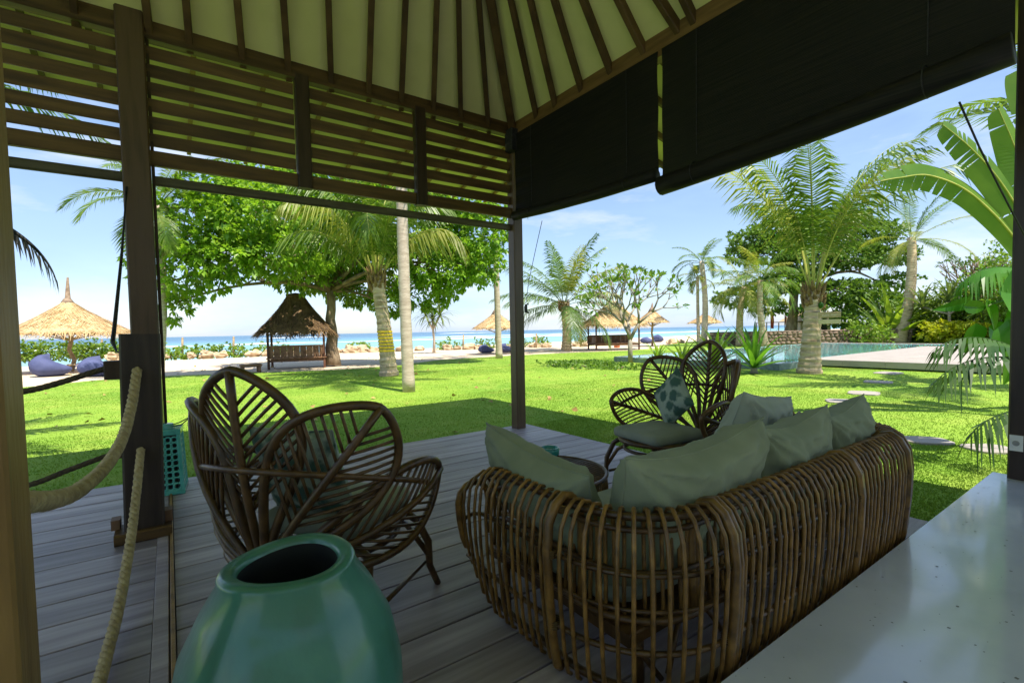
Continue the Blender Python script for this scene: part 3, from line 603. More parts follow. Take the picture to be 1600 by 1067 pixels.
def pillow(c, wdt, hgt, th, right, up, label, m, seed, cat='cushion', name='cushion', wrk=.012, m2=None, sag=.0):
    """soft square cushion: seams pinched to the corners, creases, seam piping"""
    c = Vector(c); rx = Vector(right).normalized(); uy = Vector(up); uy = (uy-rx*uy.dot(rx)).normalized(); nz = rx.cross(uy)
    n = 44; t = thing(name, label, cat, c)
    def pos(u, v, sg):
        e = (1-abs(u)**3.2)*(1-abs(v)**3.2); h = th/2*(max(0, e)**.5)*(1+.12*max(0, -v)*abs(sg))
        pin = 1-.085*(1-v*v)*(abs(u)**2) ; pin2 = 1-.085*(1-u*u)*(abs(v)**2)
        x = u*wdt/2*pin; y = v*hgt/2*pin2
        y -= sag*(1-u*u)*max(0, v)
        q = rx*x+uy*y
        wr = (mnoise.noise(Vector((u*1.6+seed, v*1.9, sg*3)))*1.2+.8*mnoise.noise(Vector((u*4.5+seed*2, v*2.2-u*2.5, sg*5)))+.45*mnoise.noise(Vector((u*9+v*7, v*3.5-u*6+seed, sg*2))))*wrk*.55*e**.6
        # pull creases that run from the corners
        cr_ = math.sin((math.atan2(1-abs(v), 1-abs(u)+1e-6))*13+seed)*.4*wrk*(1-e)*min(1, e*6)
        sw = 1 if seed % 2 else -1; nd = mnoise.noise(Vector((u*1.1+seed*3, v*1.1, sg*4))); nd2 = mnoise.noise(Vector((u*2.3+seed, v*1.7, sg*6)))
        f1 = (.5+.5*math.sin(5.2*(u*.75*sw+v*.8)+3.2*nd+seed))**3; f2 = (.5+.5*math.sin(8.5*(u*.9*sw-v*.35)+4*nd2+seed*2))**4
        wr += (f1*1.1+f2*.8-.6)*wrk*.62*e**.7*(1.15-.6*e)
        return q+nz*(sg*(h+wr*sg*sg)+cr_)
    for sg, nm in ((1, 'front'), (-1, 'back')):
        mb = MB(); vs = [pos(-1+2*i/n, -1+2*j/n, sg) for j in range(n+1) for i in range(n+1)]
        fs = [(j*(n+1)+i, j*(n+1)+i+1, (j+1)*(n+1)+i+1, (j+1)*(n+1)+i) for j in range(n) for i in range(n)]
        if sg < 0: fs = [f[::-1] for f in fs]
        mb.add(vs, fs); mb.build(nm, m2 if (m2 and sg < 0) else m, t, smooth=True)
    seam = [pos(-1+2*i/n, -1, 0) for i in range(n)]+[pos(1, -1+2*i/n, 0) for i in range(n)]+[pos(1-2*i/n, 1, 0) for i in range(n)]+[pos(-1, 1-2*i/n, 0) for i in range(n)]
    mb = MB(); mb.tube(seam, .0045, 5, closed=True); mb.build('piping', m, t, smooth=True)
    return t
pillow((1.41, 1.76, .60), .82, .48, .25, (.06, 1, .10), (-.36, .0, 1), 'sage cushion leaning on the left arm of the rattan sofa', PILL, 1, wrk=.028, sag=.03)
pillow((1.80, 1.245, .625), .92, .58, .31, (-1, 0.03, -.045), (0, -.30, 1), 'largest sage back cushion, nearest the camera on the sofa', PILL, 2, sag=.05, wrk=.042)
pillow((2.62, 1.25, .625), .78, .55, .29, (-1, -.02, -.03), (0, -.30, 1), 'middle sage back cushion of the rattan sofa', PILL, 3, sag=.04, wrk=.045)
pillow((3.36, 1.27, .62), .74, .50, .28, (-1, -.10, -.07), (0, -.26, 1), 'rightmost sage back cushion with a pointed corner on the sofa', PILL, 4, wrk=.042, sag=.03)
pillow((3.02, 1.62, .655), .74, .56, .24, (-1, -.10, .14), (0, -.35, 1), 'sage cushion coloured as sky-lit, standing in front of the sofa back cushions', PILP, 5, wrk=.034)
# ------------------------------------------------------------------ petal chairs
LEAFP = bpy.data.materials.new('leaf_print_fabric'); LEAFP.use_nodes = True
t_ = LEAFP.node_tree; b_ = t_.nodes['Principled BSDF']; b_.inputs['Roughness'].default_value = .85
tc_ = t_.nodes.new('ShaderNodeTexCoord'); vo = t_.nodes.new('ShaderNodeTexVoronoi'); vo.inputs['Scale'].default_value = 11; t_.links.new(tc_.outputs['Object'], vo.inputs['Vector'])
wv = t_.nodes.new('ShaderNodeTexNoise'); wv.inputs['Scale'].default_value = 34; t_.links.new(tc_.outputs['Object'], wv.inputs['Vector'])
sm_ = t_.nodes.new('ShaderNodeMath'); sm_.operation = 'MULTIPLY_ADD'; sm_.inputs[1].default_value = .55; t_.links.new(wv.outputs[0], sm_.inputs[0]); t_.links.new(vo.outputs['Distance'], sm_.inputs[2])
rp2 = t_.nodes.new('ShaderNodeValToRGB'); rp2.color_ramp.elements[0].position = .70; rp2.color_ramp.elements[0].color = (.045, .105, .085, 1); rp2.color_ramp.elements[1].position = .92; rp2.color_ramp.elements[1].color = (.30, .36, .30, 1)
t_.links.new(sm_.outputs[0], rp2.inputs[0]); t_.links.new(rp2.outputs[0], b_.inputs['Base Color'])
def petal_chair(loc, facing, label, cush_label):
    """fan of five slatted petals behind a low round seat; local +y is the front"""
    t = thing('petal_chair', label, 'chair', loc, facing-math.pi/2, 'petal back rattan chairs')
    # petals fan out over a shell that wraps round the seat
    def shell(sx, h):
        Rs = .458+.162*h; ph = sx/.488; return Vector((Rs*math.sin(ph), -Rs*math.cos(ph)+.05, .39+h))
    for ang, L, wd, b0 in ((0, .832, .41, .0), (34, .807, .43, .0), (-34, .807, .43, .0), (70, .908, .35, .0), (-70, .908, .35, .0)):
        an = R_(ang); ax = (math.sin(an), math.cos(an)); sx_ = (math.cos(an), -math.sin(an)); ph = 0
        def P(u, v, off=0.0):
            q = b0+u*L; sx = ax[0]*q+sx_[0]*v*wd/2; h = ax[1]*q+sx_[1]*v*wd/2; o = shell(sx, h+0)
            od = Vector((o.x, o.y, 0)).normalized(); return o+od*(off+.02*(1-v*v)*math.sin(math.pi*min(1, u))+ (.014 if abs(ang) == 34 else 0))
        nn = Vector((0, 0, 0))
        def half(u): return math.sin(math.pi*min(1, u)**1.85)**.66 if 0 < u < 1 else 0
        outline = []
        K = 30
        for i in range(K+1): u = .5-.5*math.cos(math.pi*i/K); outline.append((u, half(u)))
        loop = [P(u, h) for u, h in outline]+[P(u, -h) for u, h in reversed(outline[1:-1])]
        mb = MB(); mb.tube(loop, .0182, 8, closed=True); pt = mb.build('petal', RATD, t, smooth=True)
        mb = MB(); mb.tube([P(i/8, 0, .010) for i in range(9)], .0165, 6); mb.build('midrib', RATD, pt, smooth=True)
        m = 11
        for k in range(m):
            u0 = (.34 if abs(ang) < 60 else .26)+(.55 if abs(ang) < 60 else .63)*k/m
            for sg in (-1, 1):
                # feather slats leave the midrib and slope to the tip
                pts = []; 
                for q in range(7):
                    f = q/6; uu = u0+.20*f; 
                    pts.append((uu, f))
                # find the place where the slat meets the outline
                fe = 1.0
                for q in range(1, 60):
                    f = q/59; uu = u0+.26*f
                    if uu >= .995 or f >= half(uu): fe = f; break
                pp = [P(u0+.26*fe*g, sg*fe*g) for g in (0, .33, .66, 1)]
                mb = MB(); mb.tube(pp, .0068, 6); mb.build('slat', RATD, pt, smooth=True)
    # hoop behind the petals, seat ring, skirt, legs
    hp = []
    for i in range(25):
        a = R_(-90-98+196*i/24); c = max(0, math.cos(R_(-98+196*i/24))); k = .5+.5*c
        hp.append(Vector((math.cos(a)*(.42+.15*k), math.sin(a)*(.42+.15*k)+.05, .445+.40*k**.9)))
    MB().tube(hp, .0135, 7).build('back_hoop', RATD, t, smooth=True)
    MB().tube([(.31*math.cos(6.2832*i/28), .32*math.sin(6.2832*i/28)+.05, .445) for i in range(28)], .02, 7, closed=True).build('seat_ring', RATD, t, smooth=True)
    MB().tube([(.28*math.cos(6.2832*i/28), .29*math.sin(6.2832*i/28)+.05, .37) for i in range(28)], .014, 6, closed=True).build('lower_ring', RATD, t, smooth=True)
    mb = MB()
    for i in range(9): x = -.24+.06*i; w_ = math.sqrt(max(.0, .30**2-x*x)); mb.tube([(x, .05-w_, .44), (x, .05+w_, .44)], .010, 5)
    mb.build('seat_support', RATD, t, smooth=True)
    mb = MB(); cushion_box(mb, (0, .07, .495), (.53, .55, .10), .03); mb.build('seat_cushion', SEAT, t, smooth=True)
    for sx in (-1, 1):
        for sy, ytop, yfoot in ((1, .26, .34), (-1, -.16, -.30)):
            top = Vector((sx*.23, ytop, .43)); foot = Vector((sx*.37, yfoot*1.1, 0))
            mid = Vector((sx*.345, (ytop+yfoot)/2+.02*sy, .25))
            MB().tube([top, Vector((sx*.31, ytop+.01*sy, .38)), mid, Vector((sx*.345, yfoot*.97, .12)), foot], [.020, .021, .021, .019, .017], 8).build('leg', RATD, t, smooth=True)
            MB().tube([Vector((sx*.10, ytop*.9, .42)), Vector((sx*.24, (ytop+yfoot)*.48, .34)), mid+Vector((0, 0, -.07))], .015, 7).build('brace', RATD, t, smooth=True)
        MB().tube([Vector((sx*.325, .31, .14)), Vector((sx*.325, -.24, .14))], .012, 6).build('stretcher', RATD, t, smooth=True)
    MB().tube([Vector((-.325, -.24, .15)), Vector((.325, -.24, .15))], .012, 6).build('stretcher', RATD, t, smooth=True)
    f = Vector((math.cos(facing), math.sin(facing), 0)); sdv = Vector((-f.y, f.x, 0))
    return t, f, sdv
LC = Vector((.608, 2.38, 0)); RC = Vector((3.294, 2.498, 0))
_, f, s = petal_chair(LC, R_(38.4), 'rattan petal chair seen from behind, beside the big green jar', '')
pillow(LC+Vector((-.15*f.x, -.15*f.y, .74))+s*.03, .44, .44, .14, s, Vector((-.38*f.x, -.38*f.y, 1)), 'leaf print cushion in the left petal chair', LEAFP, 7, wrk=.006)
_, f, s = petal_chair(RC, R_(172.6), 'rattan petal chair facing the deck at the lawn edge, behind the sofa', '')
rr2 = (s*.74+Vector((0, 0, .66))).normalized(); pillow(RC+Vector((-.14*f.x, -.14*f.y, .755))-s*.04, .37, .37, .14, rr2, (Vector((-.30*f.x, -.30*f.y, 1))-s*.85), 'blue green leaf print cushion standing on its corner in the right petal chair', LEAFP, 8, wrk=.006)
# ------------------------------------------------------------------ coffee table and bowl
tb = thing('rattan_coffee_table', 'low round rattan coffee table with slatted top behind the sofa cushions', 'table', (2.06, 2.52, 0))
MB().tube([(.40*math.cos(6.2832*i/40), .40*math.sin(6.2832*i/40), .385) for i in range(40)], .014, 7, closed=True).build('rim', RATD, tb, smooth=True)
MB().tube([(.37*math.cos(6.2832*i/40), .37*math.sin(6.2832*i/40), .20) for i in range(40)], .012, 6, closed=True).build('lower_ring', RAT, tb, smooth=True)
for i in range(25):
    x = -.372+.031*i; w_ = math.sqrt(max(0, .395**2-x*x)); MB().tube([(x, -w_, .385), (x, w_, .385)], .0075, 5).build('slat', RATD, tb, smooth=True)
MB().tube([(-.39, 0, .374), (.39, 0, .374)], .012, 6).build('cross_bar', RATD, tb, smooth=True)
mb = MB()
for i in range(90):
    a = 6.2832*i/90; mb.tube([(.398*math.cos(a), .398*math.sin(a), .38), (.405*math.cos(a), .405*math.sin(a), .30), (.37*math.cos(a), .37*math.sin(a), .20)], .006, 5)
mb.build('cane_skirt', RAT, tb, smooth=True, kind='stuff')
for i in range(4):
    a = R_(45+90*i); MB().tube([(.34*math.cos(a), .34*math.sin(a), .36), (.30*math.cos(a), .30*math.sin(a), 0)], .016, 7).build('leg', RATD, tb, smooth=True)
bp_ = G(866, 705, .40); bw = thing('ceramic_bowl', 'small teal ceramic ash bowl on the coffee table', 'bowl', (bp_.x-.09, bp_.y-.05, .3935))
MB().lathe([(.0, 0), (.065, 0), (.075, .012), (.076, .05), (.068, .058), (.058, .054), (.054, .02), (0, .016)], 28).build('bowl_body', TEAL, bw, smooth=True)
MB().tube([(.067*math.cos(6.2832*i/24), .067*math.sin(6.2832*i/24), .056) for i in range(24)], .007, 6, closed=True).build('lip', TEAL, bw, smooth=True)
# ------------------------------------------------------------------ big glazed jar
jb = Vector((.24, 1.40, 0)); jar = thing('glazed_jar', 'large green glazed jar with an open mouth in the foreground', 'jar', jb)
def wob(q): return Vector((q.x*(1+.012*math.sin(3*math.atan2(q.y, q.x)+q.z*4)), q.y*(1+.012*math.sin(2*math.atan2(q.y, q.x)+1)), q.z+.006*math.sin(math.atan2(q.y, q.x)*2)))
pr = [(.0, .0), (.18, .0), (.21, .03), (.265, .18), (.292, .32), (.288, .43), (.262, .55), (.213, .65), (.169, .720), (.170, .734), (.166, .742), (.153, .746), (.135, .745), (.126, .740), (.123, .728)]
MB().lathe(pr, 64, (0, 0, 0), wob).build('body', GLAZE, jar, smooth=True)
MB().lathe([(.123, .728), (.126, .70), (.17, .60), (.23, .45), (.25, .3), (.22, .12), (0, .06)], 64, (0, 0, 0), wob).build('inside', NBLACK, jar, smooth=True)
# ------------------------------------------------------------------ lantern stool by the left post
ls = thing('ceramic_lantern', 'mint green pierced ceramic lantern at the foot of the left post', 'lantern', (-.07, 5.17, 0), R_(-6))
W0, W1, HH = .30, .26, .55
mb = MB()
def wall_panel(mb, M, nx=5, nz=9):
    # a lattice of rings: bars on the diagonals with round joints
    for i in range(nx):
        for j in range(nz):
            u = (i+.5)/nx; v = (j+.5)/nz; wd = W0+(W1-W0)*v; x = (u-.5)*wd*.84; z = .045+v*(HH-.10); rr_ = wd*.84/nx*.56
            mb.tube([M @ Vector((x+rr_*math.cos(6.2832*k/10), -wd/2+.012, z+rr_*1.0*math.sin(6.2832*k/10))) for k in range(10)], .0085, 5, closed=True)
for k in range(4): wall_panel(mb, Matrix.Rotation(math.pi/2*k, 4, 'Z'))
mb.build('pierced_wall', MINT, ls, smooth=True, kind='stuff')
for sx in (-1, 1):
    for sy in (-1, 1): MB().beam((sx*(W0/2-.012), sy*(W0/2-.012), 0), (sx*(W1/2-.012), sy*(W1/2-.012), HH), .03, .03, (0, 1, 0), .008).build('corner_rib', MINT, ls)
MB().beam((-W0/2-.004, 0, .022), (W0/2+.004, 0, .022), W0+.008, .044, (0, 0, 1), .006).build('foot', MINT, ls)
MB().beam((-W1/2-.006, 0, HH-.015), (W1/2+.006, 0, HH-.015), W1+.012, .05, (0, 0, 1), .008).build('top', MINT, ls)
MB().box((0, 0, .27), (.20, .20, .48)).build('painted_inner_shade', NBLACK, ls)  # dark box painted as the shade behind the pierced wall
MB().lathe([(.0, HH+.045), (.075, HH+.045), (.08, HH+.035), (.08, HH+.008)], 24).build('neck', MINT, ls, smooth=True)
MB().tube([(.06, .0, HH+.03), (.13, -.09, HH+.06), (.22, -.17, HH+.115), (.235, -.18, HH+.125), (.225, -.165, HH+.115), (.14, -.06, HH+.035), (.05, .01, HH+.015)], .005, 6).build('wire_handle', CORD, ls, smooth=True)
# ------------------------------------------------------------------ wall socket on the right post
sp_ = WX(1588, 692, rp_.x+.093)
sk = thing('power_outlet', 'white power outlet on the right-hand post', 'outlet', (rp_.x+.093, sp_.y, sp_.z), 0)
MB().beam((-.004, 0, -.06), (-.004, 0, .06), .012, .075, (0, 1, 0), .003).build('cover_plate', WHITEP, sk)
MB().lathe([(.0, 0), (.02, 0), (.02, .004), (.016, .004), (.014, .001), (0, .001)], 18, fn=lambda q: Vector((-.0125-q.z, q.x, q.y))).build('socket', mat('grey_socket', (.3, .3, .3), (.36, .36, .36)), sk, smooth=True)
# ------------------------------------------------------------------ plants
def frond(mb, base, az, e0, droop, L, nl, ll, lw, r, hang=.55, vee=.3, tipcurl=0.0, rmb=None, rw=.022, bare=.16, side=0.0, cexp=1.35):
    """a feather palm frond; leaflets go in mb, the rib in rmb"""
    base = Vector(base); hd = Vector((math.cos(az), math.sin(az), 0)); sdv = Vector((-hd.y, hd.x, 0)); p = base.copy(); K = 22; pts = [p.copy()]; dirs = []
    for i in range(K):
        s = (i+.5)/K; e = e0-droop*s**cexp; d = (hd*math.cos(e)+Vector((0, 0, math.sin(e)))+sdv*side*s).normalized(); dirs.append(d); p = p+d*(L/K); pts.append(p.copy())
    dirs.append(dirs[-1])
    (rmb or mb).tube(pts, [rw*(1-.88*i/K) for i in range(K+1)], 5)
    for i in range(nl):
        s = bare+(1-bare)*(i+.5)/nl; f = s*K; k = min(K-1, int(f)); q = pts[k].lerp(pts[k+1], f-k); d = dirs[k]; upv = sdv.cross(d).normalized(); 
        if upv.z < 0: upv = -upv
        sv = d.cross(upv).normalized(); x = (s-bare)/(1-bare); le = ll*(math.sin(math.pi*min(1, .14+x*.80))**.7)
        ang = R_(64-34*x)
        for sg in (-1, 1):
            jl = le*r.uniform(.85, 1.1); a2 = ang+r.uniform(-.10, .10); d0 = (d*math.cos(a2)+sv*sg*math.sin(a2)+upv*(vee+r.uniform(-.1, .1))).normalized()
            h = hang*r.uniform(.7, 1.3); wv_ = d0.cross(upv).normalized()*(lw*.5); wv2 = (d*.8-upv*.2).normalized()*lw*.5
            m1 = q+d0*jl*.45+Vector((0, 0, -h*jl*.12)); tp = q+d0*jl*.9+Vector((0, 0, -h*jl*.55))
            mb.add([q-wv2*.6, q+wv2*.6, m1+wv2, m1-wv2, tp], [(0, 1, 2, 3), (3, 2, 4)])
def palm(base, top, r0, r1, nf, L, label, seed, name='coconut_palm', m=PALML, m2=None, bark=BARK, e_hi=1.35, e_lo=-.35, droop=1.25, ll=.75, lw=.045, nl=60, ring=.11, bulge=1.35, hang=.55, group='palms in the garden', boots=True, azs=None, es=None, flare=1.0, fr_cut=None, mid=None, vee=.15, cexp=1.35, ribs=False, bare=.16):
    global LASTP
    base = Vector(base); top = Vector(top); r = random.Random(seed); t = thing(name, label, 'palm', base, group=group); T = top-base
    n = max(10, int(T.length/ring)); pts = []; rad = []
    for i in range(n+1):
        s = i/n; p = T*s; bow = .04*T.length*math.sin(math.pi*s); p = p+Vector((bow*math.cos(seed), bow*math.sin(seed), 0))*(1 if mid is None else mid)
        pts.append(p); q = r0+(r1-r0)*s; q *= 1+(bulge-1)*math.exp(-s*T.length/.45)*flare; q *= 1+(.06 if i % 2 else -.03)*(1 if ring < .2 else .5)+r.uniform(-.025, .025); rad.append(q)
    LASTP = (pts, rad)
    MB().tube(pts, rad, 14).build('trunk', bark, t, smooth=False if ring < .2 else True)
    tp = pts[-1]
    if boots:
        mb = MB()
        for i in range(26):
            a = i*2.4; z = -.75+.03*i; rr_ = r1*1.02; d = Vector((math.cos(a), math.sin(a), 0)); o = tp+Vector((0, 0, z*.8)); mb.tube([o+d*rr_*.7, o+d*(rr_+.06)+Vector((0, 0, .14)), o+d*(rr_+.13)+Vector((0, 0, .30+.1*r.random()))], [.075, .06, .02], 5)
        mb.build('leaf_bases', FIBRE, t)
    for i in range(nf):
        s = (i+.5)/nf; e = e_hi+(e_lo-e_hi)*s**.9+r.uniform(-.12, .12); az = i*2.39996+seed if azs is None else azs[i]; Lf = L*(.75+.3*math.sin(math.pi*(.2+.6*s)))*r.uniform(.9, 1.08)
        if es is not None: e = es[i]
        mb = MB(); rbm = MB() if ribs else None; frond(mb, tp+Vector((math.cos(az)*r1*.5, math.sin(az)*r1*.5, .05-.25*s)), az, e, droop*r.uniform(.8, 1.2)*(.5+.6*s), Lf, nl, ll*r.uniform(.9, 1.1), lw, r, hang=hang, vee=vee, side=r.uniform(-.35, .35), cexp=cexp, rmb=rbm, bare=bare, rw=.034 if ribs else .022)
        fo = mb.build('frond', (m2 if (m2 and r.random() < .2) else m), t)
        if ribs: rbm.build('rib', RIB, fo, smooth=True)
    return t
def top_of(base, px, py): # the point over a base's distance seen at a pixel
    return DD(px, py, depth(base))
# palms, from left to right
b = G(248, 592); palm(b, top_of(b, 247, 318), .14, .11, 13, 3.0, 'slim feather palm half hidden behind the left post', 1, 'feather_palm', PALML, bark=BARKG, e_hi=1.3, e_lo=-.1, droop=1.6, ll=.75, lw=.05, ring=.3, boots=False, bulge=1.2)
b = G(608, 587); pc = palm(b, top_of(b, 588, 430), .25, .20, 17, 4.2, 'young coconut palm with yellow tape round its trunk', 2, m2=PALMY, ribs=True, bare=.22, e_hi=1.52, e_lo=.92, droop=2.3, cexp=2.3, ll=1.2, lw=.06, nl=60, bulge=1.35, hang=1.6, vee=.05, mid=-.4)
mb = MB(); TP, TR = LASTP
for k in range(7):
    i_ = 8+k*1; q = TP[i_]; rr_ = max(TR[i_], TR[i_+1])*1.03; mb.lathe([(rr_, -.035), (rr_*1.02, -.03), (rr_*1.02, .03), (rr_, .035)], 18, q)
mb.build('yellow_tape', YEL, pc)
b = G(639, 612); palm(b, b+Vector((.05, .1, 8.2)), .145, .125, 15, 3.0, 'smooth straight grey trunk palm standing in front of the broad tree', 3, 'royal_palm', bark=BARKG, ring=.3, boots=False, bulge=1.12, e_lo=0, mid=.15)
b = G(780, 560); palm(b, b+Vector((-.25, -.2, 9.5)), .17, .13, 12, 3.0, 'thin tall palm trunk left of the corner post', 4, 'royal_palm', bark=BARKG, ring=.3, boots=False, bulge=1.2, nl=40, mid=.3)
b = G(885, 547); palm(b, top_of(b, 881, 474), .34, .29, 22, 5.2, 'short coconut palm on the beach right of the corner post', 5, m=PALMD, m2=PALMY, e_hi=1.5, e_lo=-.2, droop=1.15, ll=1.3, lw=.085, nl=56, hang=.9, bulge=1.15, vee=.05)
b = DD(1099, 528, 38); b.z = LAWN; palm(b, top_of(b, 1096, 408), .24, .18, 12, 2.4, 'taller of two thin palms right of the plumeria', 6, 'feather_palm', bark=BARKG, ring=.4, boots=False, nl=34, ll=.7, lw=.07, droop=1.7, e_lo=-.2)
b = DD(1092, 528, 39); b.z = LAWN; palm(b, top_of(b, 1090, 432), .14, .11, 9, 1.6, 'thinner of two thin palms right of the plumeria', 7, 'feather_palm', m=PALMY, bark=BARKG, ring=.4, boots=False, nl=28, ll=.5, lw=.06, droop=1.8)
b = DD(1157, 530, 36); b.z = LAWN; palm(b, top_of(b, 1163, 448), .27, .2, 18, 3.3, 'drooping palm behind the sword leaf plants', 8, 'coconut_palm', m=PALMY, nl=40, ll=.85, lw=.06, droop=1.7, e_lo=-.4, hang=.9, boots=False, ring=.25)
b = DD(1196, 530, 34); b.z = LAWN; palm(b, top_of(b, 1188, 438), .24, .17, 16, 3.2, 'hanging frond palm in front of the spreading tree', 9, 'coconut_palm', m=PALML, m2=PALMY, nl=40, ll=.9, lw=.06, droop=1.9, e_lo=-.3, hang=1.0, boots=False, ring=.25)
b = G(1264, 583); bt = top_of(b, 1271, 455)
AL = math.atan2(-_r.y, -_r.x)      # toward the sea side
azs = [AL+a for a in (.0, .5, -.35, 2.9, 3.3, 2.6, 3.7, .9, 1.6, -1.5, 1.2, 2.2, -1.0, .2, 3.0, -2.2)]
es = [1.22, 1.36, 1.42, 1.12, 1.32, 1.44, 1.28, 1.46, 1.25, 1.34, 1.50, 1.40, 1.48, 1.50, 1.50, 1.36]
pp = palm(b, bt, .27, .215, 13, 5.2, 'big coconut palm with a wooden sign beside the pool', 10, m2=PALMY, azs=azs, es=es, ribs=True, bare=.26, e_hi=1.52, e_lo=.86, droop=1.6, cexp=2.1, ll=1.35, lw=.055, nl=52, hang=1.1, bulge=1.35, ring=.085, mid=.5, vee=.05)
r = random.Random(4)
for i in range(5):
    mb = MB(); a = 1.3*i+.4; mb.blob((0, 0, 0), (.075, .075, .10), i, 10, 8, .1); mb.build('coconut', NEARL if i % 2 else FIBRE, pp, smooth=True, loc=(bt-b)*.90+Vector((math.cos(a)*.30, math.sin(a)*.30, r.uniform(-.25, .1))))
sg = thing('wooden_sign', 'two-board wooden sign nailed to the big coconut palm', 'sign', WX(1296, 498, b.x-.32) , R_(-90+8))
MB().beam((-.28, 0, .115), (.28, 0, .115), .03, .17, (0, 0, 1), .006).build('upper_board', SIGNW, sg)
MB().beam((-.28, 0, -.085), (.28, 0, -.085), .03, .13, (0, 0, 1), .006).build('lower_board', mat('pale_sign_wood', (.55, .45, .25), (.66, .56, .34), 5, .7), sg)
mb = MB(); r = random.Random(9); x = -.17
for k in range(9):
    if k == 5: x += .04
    w_ = r.uniform(.018, .026); mb.box((x, -.0165, .105), (.006, .003, .030)); mb.box((x+w_*.5, -.0165, .105+r.choice((-.012, 0, .012))), (w_, .003, .006)); x += .036
mb.build('lettering', LETT, sg)
MB().beam((-.05, .03, -.2), (-.05, .03, .25), .04, .03, (0, 1, 0)).build('back_strut', SIGNW, sg)
b = DD(1404, 524, 36); b.z = LAWN; palm(b, top_of(b, 1424, 372), .38, .27, 18, 4.3, 'tall leaning coconut palm rising beyond the pool', 11, m2=PALMY, nl=50, ll=.85, lw=.055, e_hi=1.4, e_lo=-.35, droop=1.25, ring=.2, boots=False)
# out of frame: the palm whose frond shadows cross the lawn at the right
palm((15.2, 1.2, LAWN), (15.0, 1.0, 5.2), .2, .15, 14, 3.4, 'palm beyond the right frame edge shading the stepping stones', 12, m=PALML, nl=36, ll=.8, lw=.09, e_lo=.0, droop=1.3, ring=.3, boots=False)

# ---- broad-leaved trees
def limbs(mb, base, targets, r0, trunk_top, r, split=.45, tr=.34):
    base = Vector(base); tt = Vector(trunk_top); n = 8; pts = []; rad = []
    for i in range(n+1):
        s = i/n; q = base.lerp(tt, s)+Vector((r.uniform(-1, 1), r.uniform(-1, 1), 0))*.05*(0 < i < n); pts.append(q); rad.append(r0*(1+.5*math.exp(-s*6))*(1-.3*s))
    mb.tube(pts, rad, 12)
    for tg in targets:
        tg = Vector(tg); d = tg-tt; k = 8; q = []; rr_ = []; sv = Vector((r.uniform(-1, 1), r.uniform(-1, 1), r.uniform(-.2, .5)))*d.length*.10
        for i in range(k+1):
            s = i/k; q.append(tt+d*s+Vector((0, 0, d.length*.12*math.sin(math.pi*s)))+sv*math.sin(math.pi*s*1.4)); rr_.append(r0*tr*(1-.85*s)+.015)
        mb.tube(q, rr_, 7)
        for j in range(6):
            i = r.randint(3, 7); e = q[i]+Vector((r.uniform(-1, 1), r.uniform(-1, 1), r.uniform(-.1, .8)))*d.length*.28; mb.tube([q[i], q[i].lerp(e, .5)+Vector((0, 0, .05)), e], [rr_[i]*.7, rr_[i]*.45, .012], 5)
def broad_tree(base, trunk_top, r0, clumps, label, seed, m, L, W, per, dens, name='broad_tree', bark=BARKT, group='trees in the garden', up=.35, nb=None, drop=.3, spread=1.0):
    base = Vector(base); r = random.Random(seed); g = np.random.default_rng(seed); t = thing(name, label, 'tree', base, group=group)
    lc = [((Vector(c)-base), rad) for c, rad in clumps]; tt = Vector(trunk_top)-base
    mb = MB(); limbs(mb, (0, 0, 0), [c-Vector((0, 0, rad[2]*.3)) for c, rad in lc][:nb], r0, tt, r); mb.build('trunk', bark, t, smooth=True)
    C, O = clump_points([(tuple(c), rad) for c, rad in lc], dens, g); V, F = leaves(C, O, per, L, W, g, spread, up, drop, jit=L*.12); leafobj('crown', V, F, m, t)
    return t
b = G(520, 571); D0 = depth(b)
cl = [(278, 420, -5, (1.5, 1.3, 1.2)), (302, 350, -5, (1.8, 1.6, 1.3)), (350, 395, -5, (1.6, 1.5, 1.1)), (400, 335, -4.5, (1.9, 1.7, 1.3)), (440, 390, -4, (1.8, 1.6, 1.1)), (470, 340, 0, (2.5, 2.4, 1.8)), (540, 300, 0, (3.0, 2.8, 2.0)), (560, 390, 1, (2.4, 2.2, 1.5)), (510, 430, 1.2, (1.9, 1.6, .9)), (560, 450, 1.5, (1.6, 1.5, .8)), (650, 350, 0, (2.7, 2.5, 1.9)), (690, 410, -.5, (2.2, 2.0, 1.3)), (655, 455, .5, (1.7, 1.5, .85)), (735, 360, -.5, (2.0, 2.0, 1.7)), (752, 415, -1, (1.0, 1.2, .8)), (420, 285, 0, (1.8, 1.8, 1)), (330, 300, -4.5, (1.2, 1.2, .8)), (620, 285, 0, (1.8, 1.8, 1)), (730, 310, 0, (1.6, 1.6, 1.2)), (470, 425, -1, (1.5, 1.4, .8)), (270, 475, -5, (.55, .6, .7)), (610, 480, .8, (.9, .9, .45))]
broad_tree(b, top_of(b, 516, 455), .27, [(DD(x, y, D0+dd), rad) for x, y, dd, rad in cl], 'broad spreading tree with big glossy leaves shading the gazebo', 21, BROAD, .26, .08, 8, 92, drop=.3, up=.3)
b = DD(1234, 530, 46); b.z = LAWN; D0 = 46
